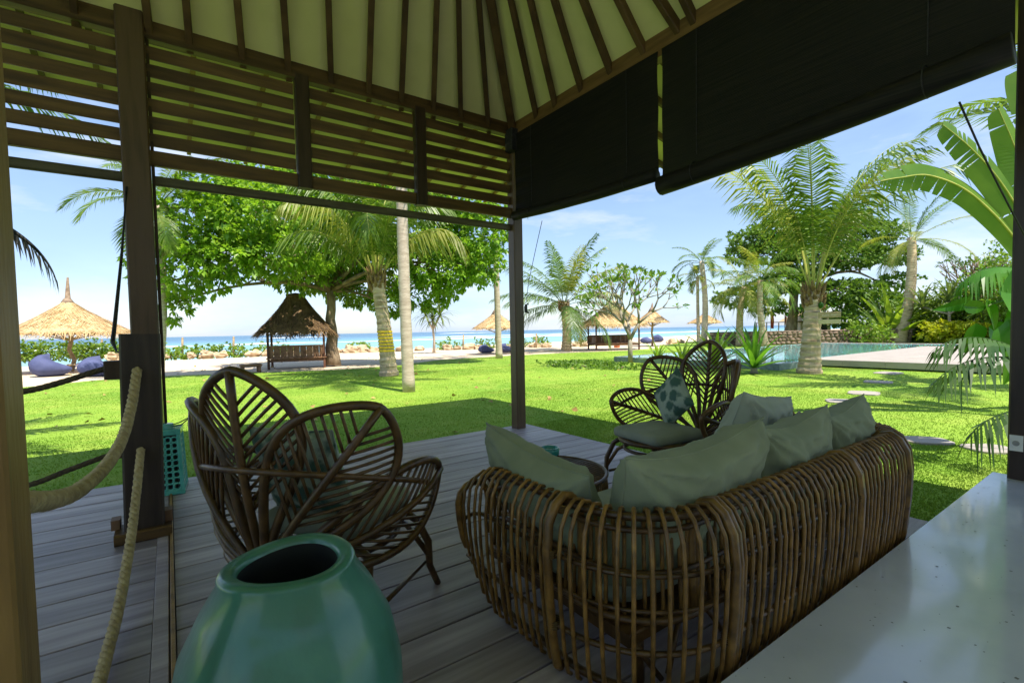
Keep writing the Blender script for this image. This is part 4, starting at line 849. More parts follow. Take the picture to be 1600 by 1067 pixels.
cl = [(1180, 375, 0, (2.6, 2.4, .9)), (1230, 360, 0, (3.4, 3, 1.2)), (1300, 350, 0, (3.4, 3, 1.3)), (1360, 365, 0, (2.8, 2.6, 1.1)), (1160, 400, 0, (1.7, 1.7, .7)), (1210, 395, -1, (3, 2.6, 1.0)), (1265, 410, -1, (3, 2.6, 1.1)), (1330, 400, -1, (3, 2.6, 1.0)), (1390, 400, 0, (2.4, 2.2, .8)), (1150, 465, 0, (1.9, 1.8, .7)), (1185, 455, -1, (1.6, 1.6, .7)), (1230, 440, -2, (2.6, 2.4, .9)), (1320, 455, -2, (3, 2.6, .9)), (1370, 470, -1, (2.8, 2.4, .8)), (1290, 485, -2, (2.2, 2.0, .8)), (1340, 500, -1, (2.6, 2.2, .7)), (1400, 440, 0, (1.8, 1.8, .6)), (1200, 480, 0, (1.8, 1.6, .6))]
broad_tree(b, top_of(b, 1242, 455), .5, [(DD(x, y, D0+dd), rad) for x, y, dd, rad in cl], 'large layered tree with flat tiers behind the stone wall', 22, FARL, .42, .13, 6, 46, up=.6, drop=.15)
# ---- plumeria
def plumeria(base, label, seed, spread_px, m=PLUML, nl=9, L=.30, bark=BARKP, gens=5, r0=.10, h0=.62, leafd=1.0, lean=0.0):
    base = Vector(base); r = random.Random(seed); g = np.random.default_rng(seed); t = thing('plumeria_tree', label, 'tree', base, group='trees in the garden'); mb = MB(); tips = []
    def grow(p, d, ln, rad, gen):
        q = p+d*ln; md = p.lerp(q, .5)+Vector((r.uniform(-1, 1), r.uniform(-1, 1), 0))*ln*.06; mb.tube([p, md, q], [rad, rad*.9, rad*.78], 6)
        if gen == 0: tips.append((q, d)); return
        k = 3 if (r.random() < .45 or gen == gens) else 2; a0 = r.uniform(0, 6.28)
        for i in range(k):
            a = a0+6.2832*i/k; s, u = ortho(d); nd = (d*1.0+(s*math.cos(a)+u*math.sin(a))*(.62 if gen > 1 else .5)*spread_px+Vector((0, 0, .16))).normalized(); grow(q, nd, ln*r.uniform(.74, .98), rad*.70, gen-1)
    grow(Vector((0, 0, 0)), Vector((lean, 0, 1)).normalized(), h0, r0, gens)
    mb.build('trunk', bark, t, smooth=True)
    tips = [q for q in tips if r.random() < leafd]
    C = np.array([list(q) for q, d in tips]); O = np.array([list(d) for q, d in tips]); V, F = leaves(C, O, nl, L, L*.17, g, .75, .45, .2); leafobj('crown', V, F, m, t); return t
b = G(985, 567); plumeria(b, 'small open plumeria tree with forked pale branches beside the pool edge', 31, 1.0, gens=5, h0=1.0, r0=.11, L=.36, nl=5)
b = DD(1535, 520, 34); b.z = LAWN; plumeria(b, 'nearly leafless plumeria behind the hedge at the right', 33, .62, gens=5, h0=1.35, r0=.16, L=.36, nl=3, leafd=.8, bark=BARKT)
# ---- pandanus
def sword(mb, base, az, e0, droop, L, wd, fold=.25, K=7, twist=0.0):
    hd = Vector((math.cos(az), math.sin(az), 0)); sd = Vector((-hd.y, hd.x, 0)); p = Vector(base); A, B, M = [], [], []
    for i in range(K+1):
        s = i/K; e = e0-droop*s**1.6; d = hd*math.cos(e)+Vector((0, 0, math.sin(e))); up = Vector((0, 0, 1))*math.cos(e)-hd*math.sin(e)
        w_ = wd*.5*(.55+.45*min(1, s*5))*(1-s**2.6) if i < K else .0015
        A.append(p-sd*w_+up*w_*fold); M.append(p.copy()); B.append(p+sd*w_+up*w_*fold); p = p+d*(L/K)
    mb.strip(A, M); mb.strip(M, B)
def rosette(loc, n, L, wd, label, seed, m, e_hi=1.45, e_lo=.35, droop=.7, name='sword_leaf_plant', stem=.0, group='sword leaf plants by the pool', cat='plant', heads=None):
    r = random.Random(seed); t = thing(name, label, cat, loc, group=group); hs = heads or [Vector((0, 0, stem))]
    mb = MB()
    tk = hs[0]*.72 if heads else None
    for k_, h in enumerate(hs): mb.tube([Vector((0, 0, 0)), h*.5+Vector((.02, .01, 0)), h] if not heads else ([Vector((0, 0, 0)), tk*.5+Vector((.06, 0, 0)), tk, h] if k_ == 0 else [tk*.98, tk.lerp(h, .5)+Vector((0, 0, -.05)), h]), [.09*max(.6, L), .07*max(.6, L), .06*max(.6, L)] if not heads else ([.12, .09, .085, .07] if k_ == 0 else [.07, .065, .06]), 8)
    mb.build('stem', BARKP if not heads else BARKG, t, smooth=True)
    for h in hs:
        for i in range(n):
            s = (i+.5)/n; mb = MB(); sword(mb, h+Vector((0, 0, -.05*s)), i*2.39996+seed, e_hi+(e_lo-e_hi)*s+r.uniform(-.12, .12), droop*r.uniform(.6, 1.35), L*(.7+.35*math.sin(math.pi*(.3+.6*s)))*r.uniform(.85, 1.1), wd*r.uniform(.85, 1.1)); mb.build('leaf', m, t, smooth=True)
    return t
b = G(678, 551); ht = top_of(b, 676, 500)-b
rosette(b, 34, 1.55, .11, 'small pandanus tree with round spiky head on the sand', 41, PAND, e_lo=-.6, droop=1.2, name='pandanus_tree', group='trees in the garden', cat='tree', heads=[ht, ht+Vector((.55, -.1, .35)), ht+Vector((-.5, .1, .35))])
b = G(1178, 584); rosette(b, 26, 1.5, .17, 'large dark green sword leaf plant on a short stem behind the right petal chair', 42, LILY, stem=.20, e_lo=.15, droop=.5)
b = G(1118, 576); rosette(b, 24, 1.7, .16, 'tall bright sword leaf plant just above the right petal chair', 43, LILYY, stem=.12, e_lo=.3, droop=.8)
b = G(1066, 577); rosette(b, 22, 1.15, .12, 'yellow green sword leaf plant left of the right petal chair top', 44, LILYY, stem=.14, e_lo=.3, droop=.9)
b = G(1028, 567); rosette(b, 24, 1.15, .12, 'yellow green sword leaf plant beside the plumeria trunk', 45, LILYY, stem=.02, e_lo=.2, droop=.9)
b = DD(1393, 523, 37); b.z = LAWN; rosette(b, 32, 4.4, .55, 'big clump of broad upright leaves beyond the pool', 46, LILYY, stem=.05, e_lo=.45, droop=.75, name='broad_leaf_clump', group='shrubs beyond the pool')
b = DD(1483, 500, 34); b.z = 1.0; rosette((b.x, b.y, LAWN), 26, 2.1, .22, 'sword leaf plant rising out of the hedge at the right', 47, PAND, heads=[Vector((0, 0, 2.9)), Vector((.5, -1.2, 3.2)), Vector((-.3, 1.4, 2.6))], e_lo=-.2, droop=1.0, group='shrubs beyond the pool')
# ---- shrubs and hedges
def shrub(clumps, label, seed, m, L, W, per, dens, group, name='shrub', z0=LAWN):
    g = np.random.default_rng(seed); c0 = Vector(clumps[0][0]); base = Vector((c0.x, c0.y, z0)); t = thing(name, label, 'shrub', base, group=group); lc = [(tuple(Vector(c)-base), rad) for c, rad in clumps]
    r = random.Random(seed); mb = MB()
    for c, rad in lc:
        for k in range(3): mb.tube([(c[0]*.9+r.uniform(-.1, .1), c[1]*.9+r.uniform(-.1, .1), 0), (c[0]+r.uniform(-.3, .3)*rad[0], c[1]+r.uniform(-.3, .3)*rad[1], c[2])], [.03, .012], 5)
    mb.build('stem', BARKT, t)
    C, O = clump_points(lc, dens, g, .2); C[:, 2] = np.maximum(C[:, 2], .03); V, F = leaves(C, O, per, L, W, g, 1.0, .5, .2, jit=L*.15); leafobj('foliage', V, F, m, t)
hedge = [(20, 549, 36), (55, 548, 36.5), (88, 546, 37), (125, 546, 37), (160, 546, 37.5), (192, 546, 38), (225, 548, 38), (262, 550, 37), (292, 550, 37), (320, 549, 37.5), (350, 549, 38), (385, 549, 38), (415, 549, 38), (445, 549, 38), (560, 548, 40), (700, 541, 42), (755, 539, 43), (810, 537, 44), (845, 536, 45), (920, 532, 45)]
words = ['leftmost', 'second from the left', 'third from the left', 'fourth from the left', 'fifth from the left', 'sixth from the left', 'seventh from the left', 'eighth from the left', 'ninth from the left', 'tenth from the left', 'eleventh from the left', 'twelfth from the left', 'thirteenth from the left', 'fourteenth from the left', 'fifteenth from the left', 'fifth from the right', 'fourth from the right', 'third from the right', 'second from the right', 'rightmost']
for i, (x, y, D) in enumerate(hedge):
    c = DD(x, y, D); big = x < 230; c.z = .42 if big else .12; s_ = 1.12 if big else .8
    shrub([(c, (1.25*s_, .8, .75*s_)), (c+Vector((.8, .2, -.1)), (.8*s_, .6, .5*s_)), (c+Vector((-.7, -.1, -.12)), (.8*s_, .6, .5*s_))], 'low leafy beach shrub in front of the sea, %s in its row' % words[i], 60+i, BUSH, .26, .085, 6, 75 if big else 55, 'beach shrubs along the sea edge', 'beach_shrub', SAND)
rh = [((1600, 440, 30), (2.6, 2.4, 3.0), 'high leafy bush mostly hidden by the right post'), ((1440, 497, 38), (3.2, 2.2, 1.8), 'hedge bush just right of the broad leaf clump'), ((1500, 484, 36), (3.2, 2.4, 2.3), 'tall hedge bush behind the yellow croton'), ((1568, 470, 34), (3.4, 2.6, 3.0), 'tallest hedge bush beside the right post'), ((1355, 512, 35), (1.3, 1.1, .6), 'low bush in front of the stone wall end')]
for i, ((x, y, D), rad, lb) in enumerate(rh):
    c = DD(x, y, D); shrub([(c, rad), (c+Vector((.3, .9, -.5)), (rad[0]*.7, rad[1]*.8, rad[2]*.7)), (c+Vector((0, -1.0, -.6)), (rad[0]*.7, rad[1]*.8, rad[2]*.8)), (Vector((c.x, c.y, .3)), (rad[0], rad[1], .7))], lb, 90+i, BUSH, .26, .07, 7, 50, 'shrubs beyond the pool', 'hedge_bush')
for i, (x, y, D, lb) in enumerate(((1470, 518, 33, 'larger yellow croton bush beyond the pool slab'), (1512, 519, 32, 'smaller yellow croton bush beyond the pool slab'))):
    c = DD(x, y, D); shrub([(c, (1.4, 1.2, .65)), (c+Vector((.2, -.9, -.15)), (.9, .9, .5))], lb, 97+i, CROT, .34, .085, 7, 80, 'shrubs beyond the pool', 'croton_bush')
g0 = G(915, 574)
shrub([(g0+Vector((0, 0, .08)), (1.0, 1.6, .12)), (g0+Vector((.4, -1.4, .08)), (.7, 1.1, .12)), (g0+Vector((-.3, 1.4, .06)), (.7, 1.0, .1))], 'low dark green creeper patch on the lawn left of the plumeria', 99, FARL, .14, .045, 6, 260, 'low plants on the lawn', 'ground_creeper')
# ---- banana-like fan palm at the right
def paddle(mb, pts, wdt, splits, r, rib=None, K=40, side=Vector((1, 0, 0)), one=1.0):
    P = [Vector(p) for p in pts]; fine = []
    for i in range(len(P)-1):
        p0 = P[max(i-1, 0)]; p1 = P[i]; p2 = P[i+1]; p3 = P[min(i+2, len(P)-1)]
        for j in range(14): t = j/14; fine.append(.5*((2*p1)+(p2-p0)*t+(2*p0-5*p1+4*p2-p3)*t*t+(3*p1-p0-3*p2+p3)*t**3))
    fine.append(P[-1]); n = len(fine)
    (rib or mb).tube(fine, [.022*(1-.8*i/n) for i in range(n)], 6)
    st = int(n*.22); cuts = set()
    for sg in (-1, 1):
        i = st
        while i < n-1:
            ln = r.choice((2, 3, 4, 5) if r.random() < splits else (12, 16, 20)); j = min(n-1, i+ln); A, B = [], []; droop = r.uniform(.0, .5)*splits
            for k in range(i, j+1):
                s = (k-st)/(n-1-st); d = (fine[min(k+1, n-1)]-fine[max(k-1, 0)]).normalized(); sv = (side-d*side.dot(d)).normalized(); nn = d.cross(sv)
                w_ = wdt*(math.sin(math.pi*min(1, .08+.88*s))**.45)*(1 if s < .97 else .75); q = fine[k]; sk = d*(.25*w_)
                A.append(q); o = q+sv*sg*w_*math.cos(.35+droop)+sk+nn*w_*.35+Vector((0, 0, -w_*droop*.7))
                B.append(o+d*(-.025 if k == j else 0))
            if len(A) > 1:
                if ln < 6 and len(B) > 2: B[-1] = B[-1].lerp(A[-1], .55)
                mb.strip(A, B)
            i = j
r = random.Random(8); tpz = thing('travellers_palm', 'traveller palm with large paddle leaves at the upper right', 'palm', DD(1640, 600, 7.2).xy.to_3d()+Vector((0, 0, LAWN)))
off = -tpz.location
DT = 7.2
pl = [([(1640, 560, 7.2), (1620, 460, 7.2), (1590, 380, 7.1), (1520, 305, 7.0), (1455, 275, 6.9), (1405, 278, 6.7), (1376, 283, 6.6)], .21, .72), ([(1640, 560, 7.2), (1625, 440, 7.2), (1598, 345, 7.1), (1560, 280, 7.0), (1515, 230, 6.9), (1474, 196, 6.8)], .27, .4), ([(1645, 560, 7.3), (1640, 420, 7.3), (1620, 320, 7.2), (1590, 240, 7.2), (1560, 170, 7.1)], .28, .3), ([(1650, 560, 7.4), (1660, 400, 7.4), (1680, 300, 7.4), (1720, 180, 7.4)], .34, .3), ([(1640, 560, 7.1), (1650, 300, 7.2), (1630, 200, 7.2), (1590, 110, 7.3)], .3, .3), ([(1650, 560, 7.2), (1700, 400, 7.2), (1780, 330, 7.2), (1860, 330, 7.2)], .3, .5)]
for pts, wd, sp in pl:
    mb = MB(); rb = MB(); paddle(mb, [DD(*q)+off for q in pts], wd, sp, r, rb, side=(_r*.55+_u*.55).normalized() if pts[-1][0] > 1500 else (_u*.9+_r*.1).normalized()); lf = mb.build('leaf', PADD, tpz, smooth=False); rb.build('leaf_stalk', RIB, lf, smooth=True)
mb = MB(); q0 = Vector((0, 0, 0)); mb.tube([q0, Vector((0, 0, .6)), Vector((0, 0, 1.3))], [.17, .15, .1], 10); mb.build('trunk', BARKG, tpz, smooth=True)
# ---- glossy climber leaves and drooping frond beside the right post
def heart(mb, c, ax, sd, L, W):
    c = Vector(c); ax = Vector(ax).normalized(); sd = Vector(sd); sd = (sd-ax*sd.dot(ax)).normalized(); nn = ax.cross(sd); K = 9; A, B, M = [], [], []
    for i in range(K+1):
        s = i/K; w_ = W*.5*(math.sin(math.pi*s**.62)**.75 if 0 < s < 1 else 0.02); q = c+ax*(s*L-(.0))+nn*(-.25*L*s*s); A.append(q-sd*w_+nn*w_*.25); B.append(q+sd*w_+nn*w_*.25); M.append(q)
    mb.strip(A, M); mb.strip(M, B)
nb_ = DD(1612, 640, 5.4); np_ = thing('climbing_plant', 'glossy heart leaved climber hanging beside the right post', 'plant', (nb_.x, nb_.y, LAWN)); off = -np_.location
hl = [(1585, 395, -.6, .5, .36), (1570, 420, -.9, .42, .34), (1560, 455, -.2, .5, .4), (1580, 470, -.7, .55, .45), (1540, 470, -1.0, .3, .12), (1520, 470, -2.9, .42, .10), (1505, 478, -.1, .25, .10), (1525, 505, -1.5, .3, .16), (1545, 510, -.7, .34, .2), (1575, 500, -1.2, .4, .32), (1580, 540, -1.4, .35, .2), (1560, 535, -.3, .28, .10), (1588, 440, -1.3, .4, .3)]
r = random.Random(2)
for x, y, a, L, W in hl:
    mb = MB(); ax = _r*math.cos(a)+_u*math.sin(a)-_f*r.uniform(-.3, .4); heart(mb, DD(x, y, 5.2+r.uniform(-.2, .3))+off, ax, _u*math.cos(a)-_r*math.sin(a)+_f*r.uniform(-.3, .5), L*1.25, W*1.45); mb.build('leaf', NEARL, np_, smooth=True)
mb = MB(); mb.tube([DD(1612, 640, 5.4)+off+Vector((0, 0, -.6)), DD(1600, 560, 5.3)+off, DD(1585, 500, 5.3)+off, DD(1592, 430, 5.3)+off, DD(1600, 380, 5.3)+off], .012, 6); mb.tube([DD(1590, 465, 5.3)+off, DD(1550, 475, 5.2)+off, DD(1510, 497, 5.2)+off], .010, 6); mb.build('vine_stem', PALMD, np_, smooth=True)
DARKF = leafm('dark_areca_leaflet', (.022, .065, .014), (.05, .11, .024), .2)
nf_ = DD(1600, 700, 5.0); nfp = thing('areca_palm', 'low areca palm with dark drooping fronds beside the right post', 'palm', (nf_.x+.2, nf_.y, LAWN)); off = -nfp.location
r = random.Random(5)
for (x0, y0), (x1, y1), D, L, e, dr, nl_ in (((1590, 560), (1490, 600), 4.9, .95, .15, 1.0, 17), ((1590, 545), (1500, 560), 5.0, .9, .45, 1.0, 16), ((1595, 640), (1555, 690), 4.8, .6, -.1, .8, 12), ((1590, 420), (1540, 440), 5.3, .7, .2, 1.1, 20)):
    p0 = DD(x0, y0, D)+off; p1 = DD(x1, y1, D)+off; dv = p1-p0; az = math.atan2(dv.y, dv.x); mb = MB(); frond(mb, p0, az, e, dr, L, nl_, .32, .05, r, hang=1.7, vee=-.15, rw=.009, bare=.1); mb.build('frond', DARKF if y0 > 500 else NEARL, nfp)
mb = MB(); mb.tube([Vector((0, 0, 0)), DD(1600, 640, 4.9)+off, DD(1591, 560, 4.95)+off, DD(1592, 420, 5.3)+off], .014, 6); mb.build('stem', PALMD, nfp, smooth=True)
# ---- palm just past the left edge: its fronds show between the slats and shade the lawn
lp = palm((-3.6, 8.3, LAWN), (-2.9, 8.5, 4.5), .17, .13, 16, 2.7, 'dark palm past the left edge whose frond tips show between the slats', 13, m=PALMD, nl=40, ll=.62, lw=.05, e_hi=1.4, e_lo=.15, droop=1.1, ring=.3, boots=False, hang=1.2)
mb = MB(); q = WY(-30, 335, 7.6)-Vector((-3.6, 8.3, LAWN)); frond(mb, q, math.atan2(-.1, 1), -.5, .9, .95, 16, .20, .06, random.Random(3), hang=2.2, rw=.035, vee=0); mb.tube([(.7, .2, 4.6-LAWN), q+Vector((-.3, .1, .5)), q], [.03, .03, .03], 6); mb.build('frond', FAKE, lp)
# ------------------------------------------------------------------ beach things
def straw(n, prof, seed, L, W, sink=.0, c=(0, 0, 0)):
    """straws laid down the slope of a thatch; prof(a, s) -> point, s 0 top .. 1 eave"""
    g = random.Random(seed); V = []; F = []
    for i in range(n):
        a = g.uniform(0, 6.2832); s = 1-(g.random()**1.6)*.98; p = prof(a, s); q = prof(a+g.uniform(-.05, .05), s+.03); d = (q-p).normalized(); sd = Vector((-math.sin(a), math.cos(a), 0)); nn = sd.cross(d).normalized(); nn = nn if nn.z > 0 else -nn
        l = L*g.uniform(.6, 1.3); e = p+d*l+nn*g.uniform(.0, .07)+Vector((0, 0, -l*g.uniform(.1, .45) if s > .8 else 0)); p = p+nn*.015; k = len(V); w_ = sd*W*g.uniform(.5, 1.2)
        V += [tuple(p-w_), tuple(p+w_), tuple(e+w_*.4), tuple(e-w_*.4)]; F.append((k, k+1, k+2, k+3))
    return np.array(V), np.array(F)
def umbrella(base, R0, ze, zt, label, seed, fin=1.1, pole_r=.09, group='thatched beach umbrellas', n=1800, bend=.12):
    base = Vector(base); t = thing('thatched_umbrella', label, 'umbrella', base, group=group); z0 = base.z; ze -= z0; zt -= z0
    MB().tube([(0, 0, 0), (bend, .02, ze*.3), (-bend*.4, .0, ze*.55), (bend*.5, 0, ze*.85), (.02, 0, zt*.96)], [pole_r*1.05, pole_r, pole_r*.95, pole_r, pole_r*.9], 9).build('pole', POLE, t, smooth=True)
    def prof(a, s): rr_ = R0*(.06+.94*s)*(1+.03*math.sin(5*a+seed)); return Vector((math.cos(a)*rr_, math.sin(a)*rr_, zt-(zt-ze)*(s**.82)+.03*math.sin(3*a+seed)*s))
    mb = MB(); K = 36; S = 9
    for i in range(S+1):
        for j in range(K): mb.v.append(tuple(prof(6.2832*j/K, i/S)))
    for j in range(K): mb.v.append((*(prof(6.2832*j/K, .96).xy), ze-.06))
    mb.f += [(i*K+j, i*K+(j+1) % K, (i+1)*K+(j+1) % K, (i+1)*K+j) for i in range(S+1) for j in range(K)]
    th = mb.build('thatch', THATCH, t, smooth=True)
    V, F = straw(n, prof, seed, R0*.16, .022); leafobj('fringe', V, F, STRAW, th)
    MB().tube([(0, 0, zt-.25), (.0, 0, zt+.05), (.01, 0, zt+.12), (.03, 0, zt+fin*.6), (.05, 0, zt+fin)], [.34, .17, .11, .07, .04], 9).build('finial', mat('straw_finial', (.20, .14, .10), (.34, .25, .18), 8, .9), t, smooth=True)
    for k in range(6):
        a = k*1.047; MB().tube([(0, 0, ze*.8), prof(a, .8)*1.0+Vector((0, 0, -.06))], .03, 6).build('strut', POLE, t)
    return t
def zat(px, py, b): return top_of(b, px, py).z
b = G(112, 580, SAND); umbrella(b, 2.35, zat(112, 520, b), zat(114, 470, b), 'large straw umbrella on the sand at the far left', 1, fin=zat(114, 434, b)-zat(114, 470, b), n=3000)
b = G(776, 553, SAND); umbrella(b, 1.5, zat(776, 512, b), zat(773, 487, b), 'straw umbrella half hidden behind the thin palm trunk and corner post', 2, fin=.7, n=1300)
b = DD(1019, 532, 40); b.z = SAND; umbrella(b, 1.35, zat(1017, 503, b), zat(1015, 483, b), 'straw umbrella between the open gazebo and the twin palms', 3, fin=.5, n=1200)
b = DD(1101, 528, 44); b.z = SAND; umbrella(b, 1.45, zat(1101, 504, b), zat(1103, 490, b), 'straw umbrella behind the two thin palms', 4, fin=.5, n=1200)
def gazebo(base, hw, hd, zr, ze, zt, label, seed, thm, stm, rz, post=POLED, flip=1, R0=1.3, ridge=.25, bench_side=-1):
    base = Vector(base); t = thing('thatched_gazebo', label, 'gazebo', base, rz, 'beach gazebos'); z0 = base.z; ze -= z0; zt -= z0
    for sx in (-1, 1):
        for sy in (-1, 1): MB().beam((sx*hw, sy*hd, 0), (sx*hw, sy*hd, ze+.25), .10, .10, (0, 1, 0), .01).build('post', post, t)
    def prof(a, s):
        c, si = math.cos(a), math.sin(a); m_ = max(abs(c), abs(si))**.75; x = c/m_; y = si/m_; k = s**1.0
        return Vector((x*(hw*R0)*(.10+.90*k)+math.copysign(ridge*(1-k), c), y*(hd*R0)*(.05+.95*k), zt-(zt-ze)*(s**.78)))
    mb = MB(); K = 48; S = 10
    for i in range(S+1):
        for j in range(K): mb.v.append(tuple(prof(6.2832*j/K, i/S)))
    for j in range(K): mb.v.append((*(prof(6.2832*j/K, .97).xy), ze-.08))
    mb.f += [(i*K+j, i*K+(j+1) % K, (i+1)*K+(j+1) % K, (i+1)*K+j) for i in range(S+1) for j in range(K)]; mb.f.append(tuple(range(K)))
    th = mb.build('thatch_roof', thm, t, smooth=True); V, F = straw(2600, prof, seed, .40, .024); leafobj('fringe', V, F, stm, th)
    MB().tube([(-ridge-.15, 0, zt), (0, 0, zt+.06), (ridge+.15, 0, zt)], .12, 8).build('ridge_cap', thm, t, smooth=True)
    for sy in (-1, 1): MB().beam((-hw*1.05, sy*hd, ze+.12), (hw*1.05, sy*hd, ze+.12), .08, .10).build('tie_beam', post, t)
    for sx in (-1, 1): MB().beam((sx*hw, -hd*1.05, ze+.2), (sx*hw, hd*1.05, ze+.2), .08, .10).build('tie_beam', post, t)
    for k in range(6): MB().beam((-hw*1.08, -hd+.06+(2*hd-.12)*k/5, .48), (hw*1.08, -hd+.06+(2*hd-.12)*k/5, .48), .95*(2*hd-.12)/5, .04, (0, 0, 1), .004).build('seat_plank', BENCH, t)
    for sy in (-1, 1): MB().beam((-hw, sy*hd*.9, .38), (hw, sy*hd*.9, .38), .05, .12, (0, 0, 1)).build('seat_bearer', BENCH, t)
    nb2 = 9; MB().beam((-hw, bench_side*hd*.98, 1.02), (hw, bench_side*hd*.98, 1.02), .06, .07).build('back_rail', BENCH, t)
    for k in range(nb2): x = -hw+.08+(2*hw-.16)*k/(nb2-1); MB().beam((x, bench_side*hd*.97, .50), (x, bench_side*hd*.97, 1.0), (2*hw-.16)/(nb2-1)-.008, .025, (0, 1, 0), .003).build('back_board', BENCH, t)
    for k in range(3): y = -hd+.3+k*.35; MB().beam((-hw, y*flip, .52), (-hw, y*flip, .95), .3, .025, (1, 0, 0), .003).build('side_board', BENCH, t)
    return t
b = G(466, 574, SAND); gazebo(b, 1.15, .85, 0, zat(462, 516, b), zat(462, 464, b), 'dark thatched gazebo with a plank bench under the broad tree', 11, THATD, STRAWD, R_(-14), R0=1.36)
b = G(958, 546, SAND); gazebo(b, 1.55, 1.1, 0, zat(955, 507, b), zat(955, 474, b), 'pale thatched gazebo with a bench behind the plumeria', 12, THATCH, STRAW, R_(-30), R0=1.45, bench_side=1)
def beanbag(base, sx, sy, h, label, seed, rz):
    t = thing('bean_bag', label, 'bean bag', base, rz, 'blue bean bags on the sand'); mb = MB(); nu, nv = 24, 12; vs = []
    for i in range(nv+1):
        v = i/nv
        for j in range(nu):
            th = 6.2832*j/nu; c, s = math.cos(th), math.sin(th); c = math.copysign(abs(c)**.7, c); s = math.copysign(abs(s)**.7, s); rr_ = (math.sin(math.pi*min(1, .08+v*.92))**.45 if v < 1 else 0); x = c*sx*rr_; y = s*sy*rr_
            z = h*v**.9*(.62+.38*(-c*.5+.5)*1.4*min(1, v*1.6)); k = .06*mnoise.noise(Vector((c*2+seed, s*2, v*3)))
            vs.append((x*(1+k), y*(1+k), z*(1+k*1.5)))
    mb.add(vs, [(i*nu+j, i*nu+(j+1) % nu, (i+1)*nu+(j+1) % nu, (i+1)*nu+j) for i in range(nv) for j in range(nu)]); o = mb.build('bag', BAG, t, smooth=True)
    MB().tube([(-sx*.98, sy*.7*q, h*(.55+.25*math.cos(q*1.5))) for q in (-1, -.5, 0, .5, 1)], .015, 5).build('seam', BAG, t, smooth=True)
for i, (px, py, sx, sy, h, lb, rz) in enumerate(((80, 587, .66, .6, .80, 'blue bean bag left of the large straw umbrella pole', .2), (158, 587, .70, .6, .72, 'blue bean bag right of the large straw umbrella pole', -.1), (760, 551, .55, .5, .5, 'blue bean bag left of the thin palm trunk', .3), (791, 550, .6, .5, .55, 'blue bean bag beside the corner post', -.2), (1012, 536, .8, .6, .55, 'nearer dark blue bean bag left of the twin palms', .1), (1028, 534, .8, .6, .7, 'farther dark blue bean bag left of the twin palms', .5))):
    b = G(px, py, SAND); beanbag(b, sx, sy, h, lb, i+2, rz)
b = G(116, 583, SAND); st_ = thing('small_table', 'small wooden side table between the bean bags', 'table', b+Vector((.1, .3, 0)))
MB().beam((-.35, 0, .38), (.35, 0, .38), .5, .04, (0, 0, 1)).build('table_top', POLE, st_)
for sx in (-1, 1):
    for sy in (-1, 1): MB().beam((sx*.3, sy*.2, 0), (sx*.3, sy*.2, .36), .05, .05, (0, 1, 0)).build('leg', POLE, st_)
b = G(392, 582, SAND); lt = thing('log_table', 'low reddish log table on the sand left of the dark gazebo', 'table', b)
for k in range(5): MB().tube([(-.38, -.22+.11*k, .30), (.38, -.22+.11*k, .30)], .055, 8).build('log', BENCH, lt, smooth=True)
for sx in (-1, 1):
    for sy in (-1, 1): MB().tube([(sx*.3, sy*.18, 0), (sx*.3, sy*.18, .27)], .06, 8).build('leg', BENCH, lt, smooth=True)
b = G(964, 543, SAND); rb_ = thing('clay_bin', 'red clay bin in front of the pale gazebo', 'bin', b); MB().lathe([(0, 0), (.22, 0), (.24, .04), (.25, .62), (.27, .66), (.25, .70), (.20, .70), (.2, .3), (0, .3)], 20).build('barrel', TERRA, rb_, smooth=True); MB().tube([(.262*math.cos(6.2832*i/20), .262*math.sin(6.2832*i/20), .67) for i in range(20)], .02, 6, closed=True).build('rim', TERRA, rb_, smooth=True)
# rocks at the sea edge
rk = [(258, 553, .6), (300, 557, .45), (322, 556, .7), (345, 557, .6), (398, 556, .7), (418, 556, .55), (455, 556, .5), (487, 553, .8), (525, 549, .6), (548, 549, 1.0), (567, 549, .8), (586, 549, .7), (628, 545, .7), (655, 545, .6), (700, 541, .7), (715, 541, .5), (732, 540, .8), (748, 539, .6), (800, 536, .5), (835, 536, .7), (852, 536, .6), (900, 534, .7), (914, 534, .5), (1050, 528, .8), (1062, 528, .6), (175, 556, .7)]
def near_word(x):
    marks = [(112, 'large straw umbrella'), (232, 'tall left post'), (285, 'thickest fence post'), (365, 'fence post beside the dark gazebo'), (462, 'dark gazebo'), (520, 'broad tree trunk'), (605, 'yellow taped palm'), (640, 'straight grey trunk'), (678, 'pandanus tree'), (724, 'far umbrella fence post'), (778, 'thin palm trunk'), (808, 'corner post'), (885, 'short beach palm'), (955, 'pale gazebo'), (1095, 'two thin palms')]
    m_ = min(marks, key=lambda q: abs(q[0]-x)); return m_[1], ('left' if x < m_[0] else 'right')
from collections import defaultdict
grp = defaultdict(list)
for i, q in enumerate(rk): grp[near_word(q[0])].append(i)
ROCKL = {}
for (mk_, sd_), ids in grp.items():
    mx_ = [m0 for m0 in ids]; mx_.sort(key=lambda i: rk[i][0], reverse=(sd_ == 'left'))
    for k, i in enumerate(mx_): ROCKL[i] = ('just %s of the %s' % (sd_, mk_)) if len(mx_) == 1 else ('%s one %s of the %s' % (('first', 'second', 'third', 'fourth', 'fifth', 'sixth')[k], sd_, mk_))
for i, (x, y, s_) in enumerate(rk):
    D = 36.5 if x < 460 else 38+(x-460)*.012; c = DD(x, y, D); mb = MB(); mb.blob((0, 0, 0), (s_*.72, s_*.6, s_*.44), i*3+1, 12, 8, .75, 1.7)
    o = mb.build('beach_rock', ROCKM, loc=(c.x, c.y, SAND+.12)); tag(o, 'tan boulder at the sea edge, %s' % ROCKL[i], 'rock', 'boulders along the sea edge')
